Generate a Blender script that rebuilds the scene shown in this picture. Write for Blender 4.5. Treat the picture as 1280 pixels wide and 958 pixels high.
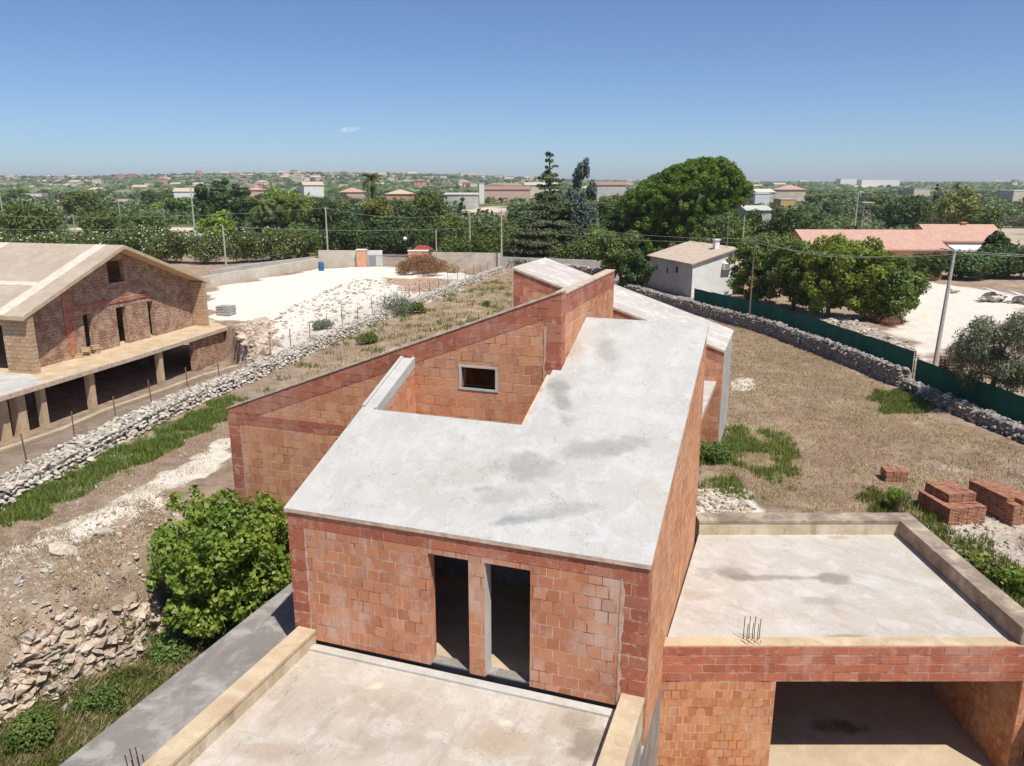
import bpy, bmesh, math, random
import numpy as np
from mathutils import Vector, Matrix
R = math.radians
random.seed(7); rng = np.random.default_rng(7)
for o in list(bpy.data.objects): bpy.data.objects.remove(o)
scene = bpy.context.scene
COL = scene.collection

# ------------------------------------------------------------------ camera
FPX = 985.0; HC = 9.7
PITCH = math.atan((479 - 228) / FPX)
cam = bpy.data.cameras.new('camera'); camo = bpy.data.objects.new('camera', cam); COL.objects.link(camo)
cam.sensor_width = 36; cam.lens = FPX / 1280 * 36; cam.clip_start = 0.1; cam.clip_end = 30000
camo.location = (0, 0, HC); camo.rotation_euler = (math.pi / 2 - PITCH, 0, 0)
scene.camera = camo
# ------------------------------------------------------------------ sky, sun, exposure
S = Vector((0.29, -0.45, 1.0)).normalized()
world = bpy.data.worlds.new('World'); scene.world = world; world.use_nodes = True
wn = world.node_tree.nodes; wl = world.node_tree.links; wn.clear()
sky = wn.new('ShaderNodeTexSky'); sky.sky_type = 'NISHITA'; sky.sun_disc = False
sky.sun_elevation = math.asin(S.z); sky.sun_rotation = math.atan2(S.x, S.y)
sky.altitude = 100; sky.air_density = 0.72; sky.dust_density = 0.5; sky.ozone_density = 7.5
bg = wn.new('ShaderNodeBackground'); bg.inputs[1].default_value = 0.106
wo = wn.new('ShaderNodeOutputWorld'); wl.new(sky.outputs[0], bg.inputs[0]); wl.new(bg.outputs[0], wo.inputs[0])
sun = bpy.data.lights.new('sun', 'SUN'); sun.energy = 4.9; sun.angle = R(0.5); sun.color = (1.0, 0.955, 0.88)
suno = bpy.data.objects.new('sun', sun); COL.objects.link(suno)
suno.rotation_euler = S.to_track_quat('Z', 'Y').to_euler()
scene.view_settings.view_transform = 'Standard'; scene.view_settings.look = 'None'
scene.view_settings.exposure = 0.16; scene.view_settings.gamma = 1.0
scene.view_settings.use_curve_mapping = False

# ------------------------------------------------------------------ survey helpers: a photo point -> the real place on a level
cP, sP = math.cos(PITCH), math.sin(PITCH)
def ray(x, y):
    a = (x - 640) / FPX; b = (479 - y) / FPX
    return np.array([a, cP + b * sP, -sP + b * cP])
def G(x, y, z=-0.3):
    r = ray(x, y); t = (z - HC) / r[2]; return np.array([0, 0, HC]) + r * t
def proj(p):
    x, y, z = p[..., 0], p[..., 1], p[..., 2] - HC
    d = y * cP - z * sP; u = y * sP + z * cP
    return 640 + FPX * x / d, 479 - FPX * u / d
AN = R(19.5)
Uv = np.array([math.sin(AN), math.cos(AN), 0]); Vv = np.array([math.cos(AN), -math.sin(AN), 0])
def TW(v, u, z): return Vv * v + Uv * u + np.array([0, 0, z])       # the villa's own axes
def TI(x, y, z): return np.array([x, y, z], float)

# ------------------------------------------------------------------ object helpers
ORG = {}
def tag(o, label=None, cat=None, group=None, kind=None):
    if label: o['label'] = label
    if cat: o['category'] = cat
    if group: o['group'] = group
    if kind: o['kind'] = kind
    return o
def empty(name, loc, label, cat, group=None):
    o = bpy.data.objects.new(name, None); COL.objects.link(o); o.location = loc
    o.empty_display_size = 0.2; ORG[o.name] = np.array(loc, float)
    return tag(o, label, cat, group)
def link(name, me, mats, parent=None, org=None):
    for m in (mats if isinstance(mats, (list, tuple)) else [mats]): me.materials.append(m)
    o = bpy.data.objects.new(name, me); COL.objects.link(o)
    if parent is not None: o.parent = parent; ORG[o.name] = ORG[parent.name]
    else:
        ORG[o.name] = np.zeros(3) if org is None else np.array(org, float)
        if org is not None: o.location = org
    return o
def kids(o): return [c for c in bpy.data.objects if c.parent == o]
def copy_tree(o, loc=None, rz=None, sc=None, label=None, group=None, _ch=None):
    c = o.copy(); COL.objects.link(c)
    if loc is not None: c.location = loc
    if rz is not None: c.rotation_euler = (0, 0, rz)
    if sc is not None: c.scale = sc if hasattr(sc, '__len__') else (sc,) * 3
    if label: c['label'] = label
    if group: c['group'] = group
    for ch in o.children:
        d = ch.copy(); COL.objects.link(d); d.parent = c
        for g in ch.children:
            e = g.copy(); COL.objects.link(e); e.parent = d
    return c

class MB:
    """collects world-space faces with uv and material index"""
    def __init__(s): s.v = []; s.f = []; s.uv = []; s.mi = []
    def poly(s, pts, uvs=None, mi=0):
        n = len(s.v); s.v += [tuple(map(float, p)) for p in pts]
        s.f.append(tuple(range(n, n + len(pts))))
        s.uv.append(uvs if uvs is not None else [(0, 0)] * len(pts)); s.mi.append(mi)
    def box(s, T, a, b, mi=0, mtop=None):
        (x0, y0, z0), (x1, y1, z1) = a, b
        P = lambda x, y, z: T(x, y, z)
        mt = mi if mtop is None else mtop
        s.poly([P(x0, y0, z0), P(x1, y0, z0), P(x1, y0, z1), P(x0, y0, z1)], [(x0, z0), (x1, z0), (x1, z1), (x0, z1)], mi)
        s.poly([P(x1, y1, z0), P(x0, y1, z0), P(x0, y1, z1), P(x1, y1, z1)], [(x1, z0), (x0, z0), (x0, z1), (x1, z1)], mi)
        s.poly([P(x1, y0, z0), P(x1, y1, z0), P(x1, y1, z1), P(x1, y0, z1)], [(y0, z0), (y1, z0), (y1, z1), (y0, z1)], mi)
        s.poly([P(x0, y1, z0), P(x0, y0, z0), P(x0, y0, z1), P(x0, y1, z1)], [(y1, z0), (y0, z0), (y0, z1), (y1, z1)], mi)
        s.poly([P(x0, y0, z1), P(x1, y0, z1), P(x1, y1, z1), P(x0, y1, z1)], [(x0, y0), (x1, y0), (x1, y1), (x0, y1)], mt)
        s.poly([P(x0, y1, z0), P(x1, y1, z0), P(x1, y0, z0), P(x0, y0, z0)], [(x0, y1), (x1, y1), (x1, y0), (x0, y0)], mi)
    def wall(s, T, a, b, thick, bot, top, op=(), mi=0, mt=1, mj=None):
        """wall from a to b; the outside is on the right hand of a->b; bot/top: number or [(s,z)..]; op: (s0,s1,z0,z1)"""
        mj = mi if mj is None else mj
        a = np.array(a, float); b = np.array(b, float); L = np.linalg.norm(b - a); d = (b - a) / L
        n = np.array([d[1], -d[0]])
        def prof(p, q):
            if isinstance(p, (int, float)): return p
            return float(np.interp(q, [i[0] for i in p], [i[1] for i in p]))
        br = {0.0, L}
        for p in (bot, top):
            if not isinstance(p, (int, float)): br |= {x for x, _ in p if 0 < x < L}
        for o in op: br |= {max(0, o[0]), min(L, o[1])}
        br = sorted(br)
        def P(q, t, z): xy = a + d * q - n * t; return T(xy[0], xy[1], z)
        for s0, s1 in zip(br[:-1], br[1:]):
            m = (s0 + s1) / 2
            sp = [((prof(bot, s0), prof(bot, s1)), (prof(top, s0), prof(top, s1)), True)]
            for (o0, o1, z0, z1) in op:
                if o0 <= m <= o1:
                    ns = []
                    for lo, hi, tt in sp:
                        if z0 > lo[0] + 1e-4: ns.append((lo, (z0, z0), False))
                        if z1 < hi[0] - 1e-4: ns.append(((z1, z1), hi, tt))
                    sp = ns
            for lo, hi, tt in sp:
                s.poly([P(s0, 0, lo[0]), P(s1, 0, lo[1]), P(s1, 0, hi[1]), P(s0, 0, hi[0])], [(s0, lo[0]), (s1, lo[1]), (s1, hi[1]), (s0, hi[0])], mi)
                s.poly([P(s1, thick, lo[1]), P(s0, thick, lo[0]), P(s0, thick, hi[0]), P(s1, thick, hi[1])], [(s1, lo[1]), (s0, lo[0]), (s0, hi[0]), (s1, hi[1])], mi)
                s.poly([P(s0, 0, hi[0]), P(s1, 0, hi[1]), P(s1, thick, hi[1]), P(s0, thick, hi[0])], [(s0, 0), (s1, 0), (s1, thick), (s0, thick)], mt if tt else mj)
                s.poly([P(s0, thick, lo[0]), P(s1, thick, lo[1]), P(s1, 0, lo[1]), P(s0, 0, lo[0])], [(s0, thick), (s1, thick), (s1, 0), (s0, 0)], mj)
        for q, sg in [(0, 1), (L, -1)]:
            z0, z1 = prof(bot, q), prof(top, q)
            pts = [P(q, thick, z0), P(q, 0, z0), P(q, 0, z1), P(q, thick, z1)]; uv = [(thick, z0), (0, z0), (0, z1), (thick, z1)]
            s.poly(pts[::sg], uv[::sg], mi)
        for (o0, o1, z0, z1) in op:
            for q, sg in [(o0, -1), (o1, 1)]:
                pts = [P(q, thick, z0), P(q, 0, z0), P(q, 0, z1), P(q, thick, z1)]; uv = [(thick, z0), (0, z0), (0, z1), (thick, z1)]
                s.poly(pts[::sg], uv[::sg], mj)
    def slab(s, T, pts, zf, th, mi=0, ms=1):
        """pts counter-clockwise in plan, zf(x,y) = top height"""
        s.poly([T(x, y, zf(x, y)) for x, y in pts], list(pts), mi)
        s.poly([T(x, y, zf(x, y) - th) for x, y in pts[::-1]], list(pts[::-1]), ms)
        for i in range(len(pts)):
            p, q = pts[i], pts[(i + 1) % len(pts)]
            l = math.hypot(q[0] - p[0], q[1] - p[1])
            zp, zq = zf(*p), zf(*q)
            s.poly([T(*p, zp - th), T(*q, zq - th), T(*q, zq), T(*p, zp)], [(0, -th), (l, -th), (l, 0), (0, 0)], ms)
    def tube(s, pts, rad, n=6, mi=0, cap=True):
        pts = [np.array(p, float) for p in pts]
        if not hasattr(rad, '__len__'): rad = [rad] * len(pts)
        rings = []
        for i, p in enumerate(pts):
            t = pts[min(i + 1, len(pts) - 1)] - pts[max(i - 1, 0)]; t = t / (np.linalg.norm(t) + 1e-9)
            r = np.array([1., 0, 0]) if abs(t[0]) < .8 else np.array([0, 1., 0])
            x = np.cross(t, r); x /= np.linalg.norm(x); y = np.cross(t, x)
            rings.append([p + (x * math.cos(2 * math.pi * k / n) + y * math.sin(2 * math.pi * k / n)) * rad[i] for k in range(n)])
        for i in range(len(rings) - 1):
            for k in range(n):
                k2 = (k + 1) % n
                s.poly([rings[i][k], rings[i + 1][k], rings[i + 1][k2], rings[i][k2]], [(k / n, i), (k / n, i + 1), (k / n + 1 / n, i + 1), (k / n + 1 / n, i)], mi)
        if cap: s.poly(rings[-1][::-1], None, mi); s.poly(rings[0], None, mi)
    def build(s, name, mats, parent=None, org=None, smooth=False):
        o3 = ORG[parent.name] if parent is not None else (np.zeros(3) if org is None else np.array(org, float))
        me = bpy.data.meshes.new(name)
        me.from_pydata((np.array(s.v) - o3).tolist(), [], s.f)
        uvl = me.uv_layers.new(name='UVMap')
        uvl.data.foreach_set('uv', np.array([c for f in s.uv for c in f], dtype=np.float32).ravel())
        me.polygons.foreach_set('material_index', s.mi)
        if smooth: me.polygons.foreach_set('use_smooth', [True] * len(s.f))
        me.update()
        return link(name, me, mats, parent, org)

def np_mesh(name, V, F, mats, parent=None, org=None, col=None, k=4, smooth=False):
    """V (n,3), F (m,k) arrays; col (n,) grey or (n,3) factor stored in attribute Col"""
    o3 = ORG[parent.name] if parent is not None else (np.zeros(3) if org is None else np.array(org, float))
    V = np.asarray(V, np.float32) - o3.astype(np.float32); F = np.asarray(F, np.int32)
    me = bpy.data.meshes.new(name); me.vertices.add(len(V)); me.vertices.foreach_set('co', V.ravel())
    me.loops.add(F.size); me.loops.foreach_set('vertex_index', F.ravel())
    me.polygons.add(len(F)); me.polygons.foreach_set('loop_start', np.arange(len(F), dtype=np.int32) * F.shape[1])
    me.polygons.foreach_set('loop_total', np.full(len(F), F.shape[1], np.int32))
    me.polygons.foreach_set('use_smooth', np.full(len(F), bool(smooth)))
    if col is not None:
        col = np.asarray(col, np.float32)
        if col.ndim == 1: col = np.repeat(col[:, None], 3, 1)
        ca = me.attributes.new('Col', 'FLOAT_COLOR', 'POINT')
        ca.data.foreach_set('color', np.concatenate([col, np.ones((len(V), 1), np.float32)], 1).ravel())
    me.update(calc_edges=True)
    return link(name, me, mats, parent, org)

# ------------------------------------------------------------------ material helpers
class NT:
    def __init__(s, name):
        s.m = bpy.data.materials.new(name); s.m.use_nodes = True
        s.n = s.m.node_tree.nodes; s.l = s.m.node_tree.links
        s.b = s.n['Principled BSDF']; s.out = s.n['Material Output']
        s.b.inputs['Roughness'].default_value = 0.9; s.b.inputs['Specular IOR Level'].default_value = 0.2
    def node(s, t, **kw):
        x = s.n.new(t)
        for k, v in kw.items():
            if k.startswith('i_'):
                key = k[2:]; key = int(key) if key.isdigit() else key.replace('_', ' ')
                s.set(x.inputs[key], v)
            else: setattr(x, k, v)
        return x
    def set(s, inp, v):
        if isinstance(v, bpy.types.NodeSocket): s.l.new(v, inp)
        else:
            if hasattr(inp.default_value, '__len__') and not hasattr(v, '__len__'): v = (v, v, v)
            if hasattr(v, '__len__') and len(v) == 3 and len(inp.default_value) == 4: v = (*v, 1)
            inp.default_value = v
    def mix(s, f, a, b, mode='MIX'):
        x = s.n.new('ShaderNodeMix'); x.data_type = 'RGBA'; x.blend_type = mode
        s.set(x.inputs[0], f); s.set(x.inputs[6], a); s.set(x.inputs[7], b); return x.outputs[2]
    def math(s, op, a, b=0.0, clamp=False):
        x = s.n.new('ShaderNodeMath'); x.operation = op; x.use_clamp = clamp
        s.set(x.inputs[0], a); s.set(x.inputs[1], b); return x.outputs[0]
    def ramp(s, f, a, b, lo=0.0, hi=1.0):
        x = s.n.new('ShaderNodeMapRange'); x.interpolation_type = 'SMOOTHSTEP'
        s.set(x.inputs[0], f); x.inputs[1].default_value = a; x.inputs[2].default_value = b
        x.inputs[3].default_value = lo; x.inputs[4].default_value = hi; return x.outputs[0]
    def noise(s, vec, scale, detail=4, rough=0.55, out=0, dist=0.0):
        x = s.n.new('ShaderNodeTexNoise'); x.inputs['Scale'].default_value = scale; x.inputs['Detail'].default_value = detail
        x.inputs['Roughness'].default_value = rough; x.inputs['Distortion'].default_value = dist
        if vec is not None: s.l.new(vec, x.inputs['Vector'])
        return x.outputs[out]
    def coord(s, which='Object'):
        return s.n.new('ShaderNodeTexCoord').outputs[which]
    def mapv(s, vec, sc=(1, 1, 1), rot=(0, 0, 0), loc=(0, 0, 0)):
        if any(rot):
            y = s.n.new('ShaderNodeMapping'); s.l.new(vec, y.inputs[0]); y.inputs['Rotation'].default_value = rot; vec = y.outputs[0]; rot = (0, 0, 0)
        x = s.n.new('ShaderNodeMapping'); s.l.new(vec, x.inputs[0]); x.inputs['Location'].default_value = loc
        x.inputs['Rotation'].default_value = rot; x.inputs['Scale'].default_value = sc; return x.outputs[0]
    def pos(s): return s.n.new('ShaderNodeNewGeometry').outputs['Position']
    def attr(s, name='Col'):
        x = s.n.new('ShaderNodeAttribute'); x.attribute_name = name; return x.outputs['Color']
    def bump(s, h, dist=0.01, strength=1.0, normal=None):
        x = s.n.new('ShaderNodeBump'); x.inputs['Distance'].default_value = dist; x.inputs['Strength'].default_value = strength
        s.l.new(h, x.inputs['Height'])
        if normal is not None: s.l.new(normal, x.inputs['Normal'])
        return x.outputs[0]
    def done(s, color, rough=None, normal=None):
        s.set(s.b.inputs['Base Color'], color)
        if rough is not None: s.set(s.b.inputs['Roughness'], rough)
        if normal is not None: s.l.new(normal, s.b.inputs['Normal'])
        return s.m

def brick_mat(name, bw, bh, c1, c2, mortar, msize=0.010, pale=0.35, palecol=(0.50, 0.34, 0.27), ridge=True, smear=0.0, off=0.5, palescale=0.9, ribs='h', streaks=True):
    t = NT(name); uv = t.coord('UV'); pos = t.pos()
    wob = t.noise(pos, 2.2, 2, out=1)
    uvw = t.node('ShaderNodeVectorMath', operation='MULTIPLY_ADD'); t.l.new(wob, uvw.inputs[0]); uvw.inputs[1].default_value = (0.03, 0.03, 0); t.l.new(uv, uvw.inputs[2])
    br = t.node('ShaderNodeTexBrick', offset=off, squash=1.0); t.l.new(uvw.outputs[0], br.inputs['Vector'])
    t.set(br.inputs['Color1'], (0, 0, 0)); t.set(br.inputs['Color2'], (1, 1, 1)); t.set(br.inputs['Mortar'], (0.5, 0.5, 0.5))
    br.inputs['Scale'].default_value = 1; br.inputs['Brick Width'].default_value = bw; br.inputs['Row Height'].default_value = bh
    br.inputs['Mortar Size'].default_value = msize; br.inputs['Mortar Smooth'].default_value = 0.3; br.inputs['Bias'].default_value = 0
    rnd = br.outputs['Color']
    col = t.mix(rnd, c1, c2)
    # whitish bloom on some blocks: big patches combined with per block randomness
    pn = t.noise(t.mapv(pos, (1, 1, .5)), palescale, 4, 0.6)
    pf = t.math('ADD', pn, t.math('MULTIPLY', t.math('SUBTRACT', rnd, 0.5), 0.14))
    col = t.mix(t.math('MULTIPLY', t.ramp(pf, 0.46, 0.66), pale), col, palecol)
    rk_ = t.math('FRACT', t.math('MULTIPLY', rnd, 37.13))
    col = t.mix(t.ramp(rk_, 0.80, 0.95, 0, 0.28), col, (palecol[0], palecol[1] * .92, palecol[2] * .88))
    col = t.mix(t.ramp(rk_, 0.16, 0.03, 0, 0.32), col, (c2[0] * .62, c2[1] * .55, c2[2] * .55))
    grad = t.noise(t.mapv(uv, (1.2, 9, 1)), 3.0, 4, .7)
    if streaks: col = t.mix(t.ramp(grad, .55, .75, 0, .35), col, (c2[0] * .8, c2[1] * .75, c2[2] * .75))
    dn = t.noise(pos, 0.55, 3, 0.6)
    col = t.mix(t.ramp(dn, 0.5, 0.8, 0, 0.35), col, (c1[0] * .55, c1[1] * .5, c1[2] * .5))
    if streaks: st = t.noise(t.mapv(pos, (2.6, 2.6, 0.35)), 1.0, 5, 0.65)
    if streaks: col = t.mix(t.ramp(st, 0.56, 0.74, 0, 0.5), col, (palecol[0] * .95, palecol[1] * .93, palecol[2] * .95))
    if streaks: st2 = t.noise(t.mapv(pos, (3.4, 3.4, 0.3), loc=(7, 3, 1)), 1.0, 5, 0.65)
    if streaks: col = t.mix(t.ramp(st2, 0.58, 0.76, 0, 0.45), col, (c2[0] * .6, c2[1] * .55, c2[2] * .5))
    fine = t.noise(pos, 38, 4, 0.7)
    col = t.mix(0.5, col, t.mix(fine, (0.25, 0.25, 0.25), (0.8, 0.8, 0.8)), 'OVERLAY')
    mf = br.outputs['Fac']; mn = t.noise(pos, 6, 3)
    col = t.mix(t.math('MULTIPLY', mf, t.ramp(mn, 0.3, 0.6, 0.35, 1.0)), col, t.mix(t.ramp(t.noise(pos, 1.7, 2), .4, .6), mortar, (mortar[0] * .28, mortar[1] * .2, mortar[2] * .17)))
    if smear > 0:
        sm = t.noise(t.mapv(pos, (1, 1, 1)), 5.5, 6, 0.72)
        near = br2 = t.node('ShaderNodeTexBrick', offset=off); t.l.new(uvw.outputs[0], br2.inputs['Vector'])
        br2.inputs['Scale'].default_value = 1; br2.inputs['Brick Width'].default_value = bw; br2.inputs['Row Height'].default_value = bh
        br2.inputs['Mortar Size'].default_value = 0.045; br2.inputs['Mortar Smooth'].default_value = 1.0
        f = t.math('MULTIPLY', t.ramp(t.math('ADD', sm, t.math('MULTIPLY', br2.outputs['Fac'], 0.10)), 0.56, 0.68), smear)
        col = t.mix(f, col, (0.62, 0.44, 0.33))
    h = t.math('MULTIPLY', mf, -1.0)
    nrm = t.bump(h, 0.022, 1.0)
    if ridge:
        w = t.node('ShaderNodeTexWave', wave_type='BANDS', bands_direction='X' if ribs == 'v' else 'Y', wave_profile='SIN'); t.l.new(uv, w.inputs['Vector'])
        w.inputs['Scale'].default_value = 9.0; w.inputs['Distortion'].default_value = 0.3
        nrm = t.bump(w.outputs['Fac'], 0.004, 0.6, nrm)
    nrm = t.bump(fine, 0.006, 0.6, nrm)
    return t.done(col, 0.92, nrm)

def concrete_mat(name, base, dark, light, streak=None, stains=(), cracks=False, bscale=0.35, amt=1.0, bumpd=0.006, dirt=(0.30, 0.26, 0.22)):
    """stains: world spots (x, y, rx, ry, strength)"""
    t = NT(name); pos = t.pos()
    n1 = t.noise(pos, bscale, 6, 0.62); n2 = t.noise(pos, 1.6, 6, 0.65, dist=0.6); n3 = t.noise(pos, 24, 5, 0.7)
    col = t.mix(t.ramp(n1, 0.35, 0.68), dark, base)
    col = t.mix(t.ramp(n2, 0.46, 0.66, 0, 0.75 * amt), col, light)
    col = t.mix(t.ramp(t.noise(pos, 3.3, 5, 0.7, dist=1.2), 0.56, 0.72, 0, 0.5 * amt), col, dirt)
    if streak is not None:
        rz, sx, sy = streak
        ns = t.noise(t.mapv(pos, (sx, sy, 1), (0, 0, rz)), 1.0, 5, 0.6)
        col = t.mix(t.ramp(ns, 0.5, 0.72, 0, 0.6), col, dirt)
        ns = t.noise(t.mapv(pos, (sx, sy * 1.5, 1), (0, 0, rz), (5, 2, 0)), 1.0, 5, 0.6)
        col = t.mix(t.ramp(ns, 0.55, 0.75, 0, 0.5), col, light)
    sep = t.node('ShaderNodeSeparateXYZ'); t.l.new(pos, sep.inputs[0])
    wobn = t.noise(pos, 1.1, 5, 0.65)
    for (x, y, rx, ry, st, *c) in stains:
        dx = t.math('DIVIDE', t.math('SUBTRACT', sep.outputs[0], x), rx); dy = t.math('DIVIDE', t.math('SUBTRACT', sep.outputs[1], y), ry)
        d = t.math('SQRT', t.math('ADD', t.math('MULTIPLY', dx, dx), t.math('MULTIPLY', dy, dy)))
        d = t.math('ADD', d, t.math('MULTIPLY', t.math('SUBTRACT', wobn, 0.5), 3.2))
        col = t.mix(t.math('MULTIPLY', t.ramp(d, 1.15, 0.35), st), col, c[0] if c else (0.16, 0.14, 0.125))
    if cracks:
        sb = t.node('ShaderNodeTexBrick', offset=.37); t.l.new(t.mapv(pos, (1, 1, 1), (0, 0, AN)), sb.inputs['Vector']); sb.inputs['Scale'].default_value = 1
        sb.inputs['Brick Width'].default_value = 4.1; sb.inputs['Row Height'].default_value = 1.25; sb.inputs['Mortar Size'].default_value = .008
        col = t.mix(t.math('MULTIPLY', sb.outputs['Fac'], t.ramp(t.noise(pos, 1.4, 4), .45, .62, 0, .55)), col, dirt)
        v = t.node('ShaderNodeTexVoronoi', feature='DISTANCE_TO_EDGE'); t.l.new(t.noise(pos, 1.5, 3, out=1), v.inputs['Vector']); v.inputs['Scale'].default_value = 2.2
        col = t.mix(t.ramp(v.outputs['Distance'], 0.012, 0.0, 0, 0.35), col, (0.12, 0.1, 0.09))
    col = t.mix(0.35, col, t.mix(n3, (0.2, 0.2, 0.2), (0.8, 0.8, 0.8)), 'OVERLAY')
    return t.done(col, 0.88, t.bump(t.math('ADD', n3, t.math('MULTIPLY', n2, 2)), bumpd, 0.8))

def plain(name, c, var=0.25, rough=0.8, scale=6, metal=0.0):
    t = NT(name); pos = t.pos(); n = t.noise(pos, scale, 5, 0.65)
    col = t.mix(t.ramp(n, 0.3, 0.7), tuple(x * (1 - var) for x in c), tuple(min(1, x * (1 + var * .6)) for x in c))
    t.b.inputs['Metallic'].default_value = metal
    return t.done(col, rough, t.bump(n, 0.004, 0.5))

def leaf_mat(name, c1, c2, trans=0.25, rough=0.55):
    t = NT(name); a = t.attr('Col')
    inf = t.n.new('ShaderNodeObjectInfo')
    col = t.mix(a, c1, c2)
    hs = t.n.new('ShaderNodeHueSaturation'); t.l.new(col, hs.inputs['Color'])
    hs.inputs['Saturation'].default_value = 1.0
    t.l.new(t.math('ADD', t.math('MULTIPLY', inf.outputs['Random'], 0.4), 0.8), hs.inputs['Value'])
    t.l.new(t.math('ADD', t.math('MULTIPLY', inf.outputs['Random'], 0.03), 0.485), hs.inputs['Hue'])
    t.b.inputs['Roughness'].default_value = rough; t.b.inputs['Specular IOR Level'].default_value = 0.25
    t.l.new(hs.outputs[0], t.b.inputs['Base Color'])
    tr = t.n.new('ShaderNodeBsdfTranslucent'); t.l.new(t.mix(0.5, hs.outputs[0], (c2[0] * 1.6, c2[1] * 1.6, c2[2])), tr.inputs[0])
    ms = t.n.new('ShaderNodeMixShader'); ms.inputs[0].default_value = trans
    t.l.new(t.b.outputs[0], ms.inputs[1]); t.l.new(tr.outputs[0], ms.inputs[2]); t.l.new(ms.outputs[0], t.out.inputs[0])
    return t.m

def vcol_mat(name, c, c2, scale=9, bumpd=0.03):
    t = NT(name); a = t.attr('Col'); pos = t.pos(); n = t.noise(pos, scale, 5, 0.7)
    col = t.mix(t.ramp(n, 0.35, 0.7), c, c2); col = t.mix(1.0, col, a, 'MULTIPLY')
    return t.done(col, 0.95, t.bump(n, bumpd, 0.8))

# ------------------------------------------------------------------ ground
def smooth(x): x = np.clip(x, 0, 1); return x * x * (3 - 2 * x)
def vnoise(x, y, seed=0):
    """cheap value noise"""
    xi = np.floor(x).astype(np.int64); yi = np.floor(y).astype(np.int64); fx = x - xi; fy = y - yi
    def hsh(a, b):
        n = (a * 374761393 + b * 668265263 + seed * 974634777) & 0x7fffffff
        n = ((n ^ (n >> 13)) * 1274126177) & 0x7fffffff
        return ((n ^ (n >> 16)) & 0xffff) / 65535.0
    fx = fx * fx * (3 - 2 * fx); fy = fy * fy * (3 - 2 * fy)
    return (hsh(xi, yi) * (1 - fx) + hsh(xi + 1, yi) * fx) * (1 - fy) + (hsh(xi, yi + 1) * (1 - fx) + hsh(xi + 1, yi + 1) * fx) * fy
def fbm(x, y, oct=4, seed=0):
    r = 0; a = 0.5; t = 0
    for i in range(oct): r = r + a * vnoise(x * 2 ** i, y * 2 ** i, seed + i); t += a; a *= .5
    return r / t
def sdist(poly, X, Y):
    """signed distance, positive inside"""
    P = np.array([(p[0], p[1]) for p in poly], float); d = np.full(X.shape, 1e9); ins = np.zeros(X.shape, bool)
    for i in range(len(P)):
        a, b = P[i], P[(i + 1) % len(P)]; e = b - a; wx, wy = X - a[0], Y - a[1]
        t = np.clip((wx * e[0] + wy * e[1]) / (e @ e), 0, 1)
        d = np.minimum(d, np.hypot(wx - t * e[0], wy - t * e[1]))
        c = ((a[1] > Y) != (b[1] > Y)) & (X < (b[0] - a[0]) * (Y - a[1]) / (b[1] - a[1] + 1e-12) + a[0]); ins ^= c
    return np.where(ins, d, -d)
def pxpoly(pts, z=-0.3): return [G(x, y, z)[:2] for x, y in pts]

PIT = [(-40, 7)] + [tuple(G(*p, -2.4)[:2]) for p in [(-60, 930), (0, 900), (45, 880), (100, 862), (150, 832), (190, 800)]] + \
      [(-9.7, 21.0), (-8.4, 22.2), tuple(TW(-11, 21.0, 0)[:2]), tuple(TW(-2.2, 20.6, 0)[:2]), (6.0, 20.9), (11.60, 20.9), (11.60, 14.5), (11.60, -5), (-40, -5)]
LPIT = [tuple(G(*p, -.6)[:2]) for p in [(-80, 600), (0, 574), (74, 548), (130, 523), (200, 498), (250, 479), (292, 467)]] + \
       [tuple(G(*p, -.4)[:2]) for p in [(312, 440), (290, 412)]] + [(-27, 64), (-60, 70), (-60, 30)]
def ground_h(X, Y):
    h = np.full(X.shape, -0.30)
    h += (fbm(X * .5, Y * .5, 3, 3) - .5) * 0.12 + (fbm(X * 2.2, Y * 2.2, 2, 9) - .5) * 0.05
    d = sdist(PIT, X, Y); w = (fbm(X * .9, Y * .9, 4, 5) - .5)
    left = np.clip((-6 - X) / 2, 0, 1)
    edge = d + w * 1.1 * left
    k = smooth((edge + 0.75 * left + .1) / (0.25 + 0.65 * left))
    dep = np.where(X < 0, 2.35, 3.3)
    # rough ledges of the rock cut
    led = (fbm(X * 1.7, Y * 1.7, 4, 21) - .5) * 0.75 * left * np.clip(1 - np.abs(edge) / 1.6, 0, 1)
    h = h - dep * k + led
    rub = left * np.clip(1 - np.abs(d + 3.0) / 3.6, 0, 1); h += rub * (fbm(X * 1.2, Y * 1.2, 4, 31) - .35) * 0.55
    d2 = sdist(LPIT, X, Y); k2 = smooth((d2 + 0.1) / 0.3); h -= 2.55 * k2
    # far land
    far = smooth((Y - 105) / 60); h -= far * 0.9
    h += smooth((Y - 150) / 300) * (fbm(X / 90, Y / 90, 3, 41) - .5) * 2.2
    az = X / np.maximum(Y, 1)
    hl = smooth((Y - 700) / 1700) * (26 * np.exp(-((az + .22) / .26) ** 2) + 14 * np.exp(-((az + .62) / .22) ** 2) + 7) * (0.75 + .5 * fbm(X / 420, Y / 420, 4, 51))
    back = 1 - 0.55 * smooth((Y - 2900) / 1500)
    h += hl * back
    return h
def gz(x, y): return float(ground_h(np.array([float(x)]), np.array([float(y)]))[0])

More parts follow.
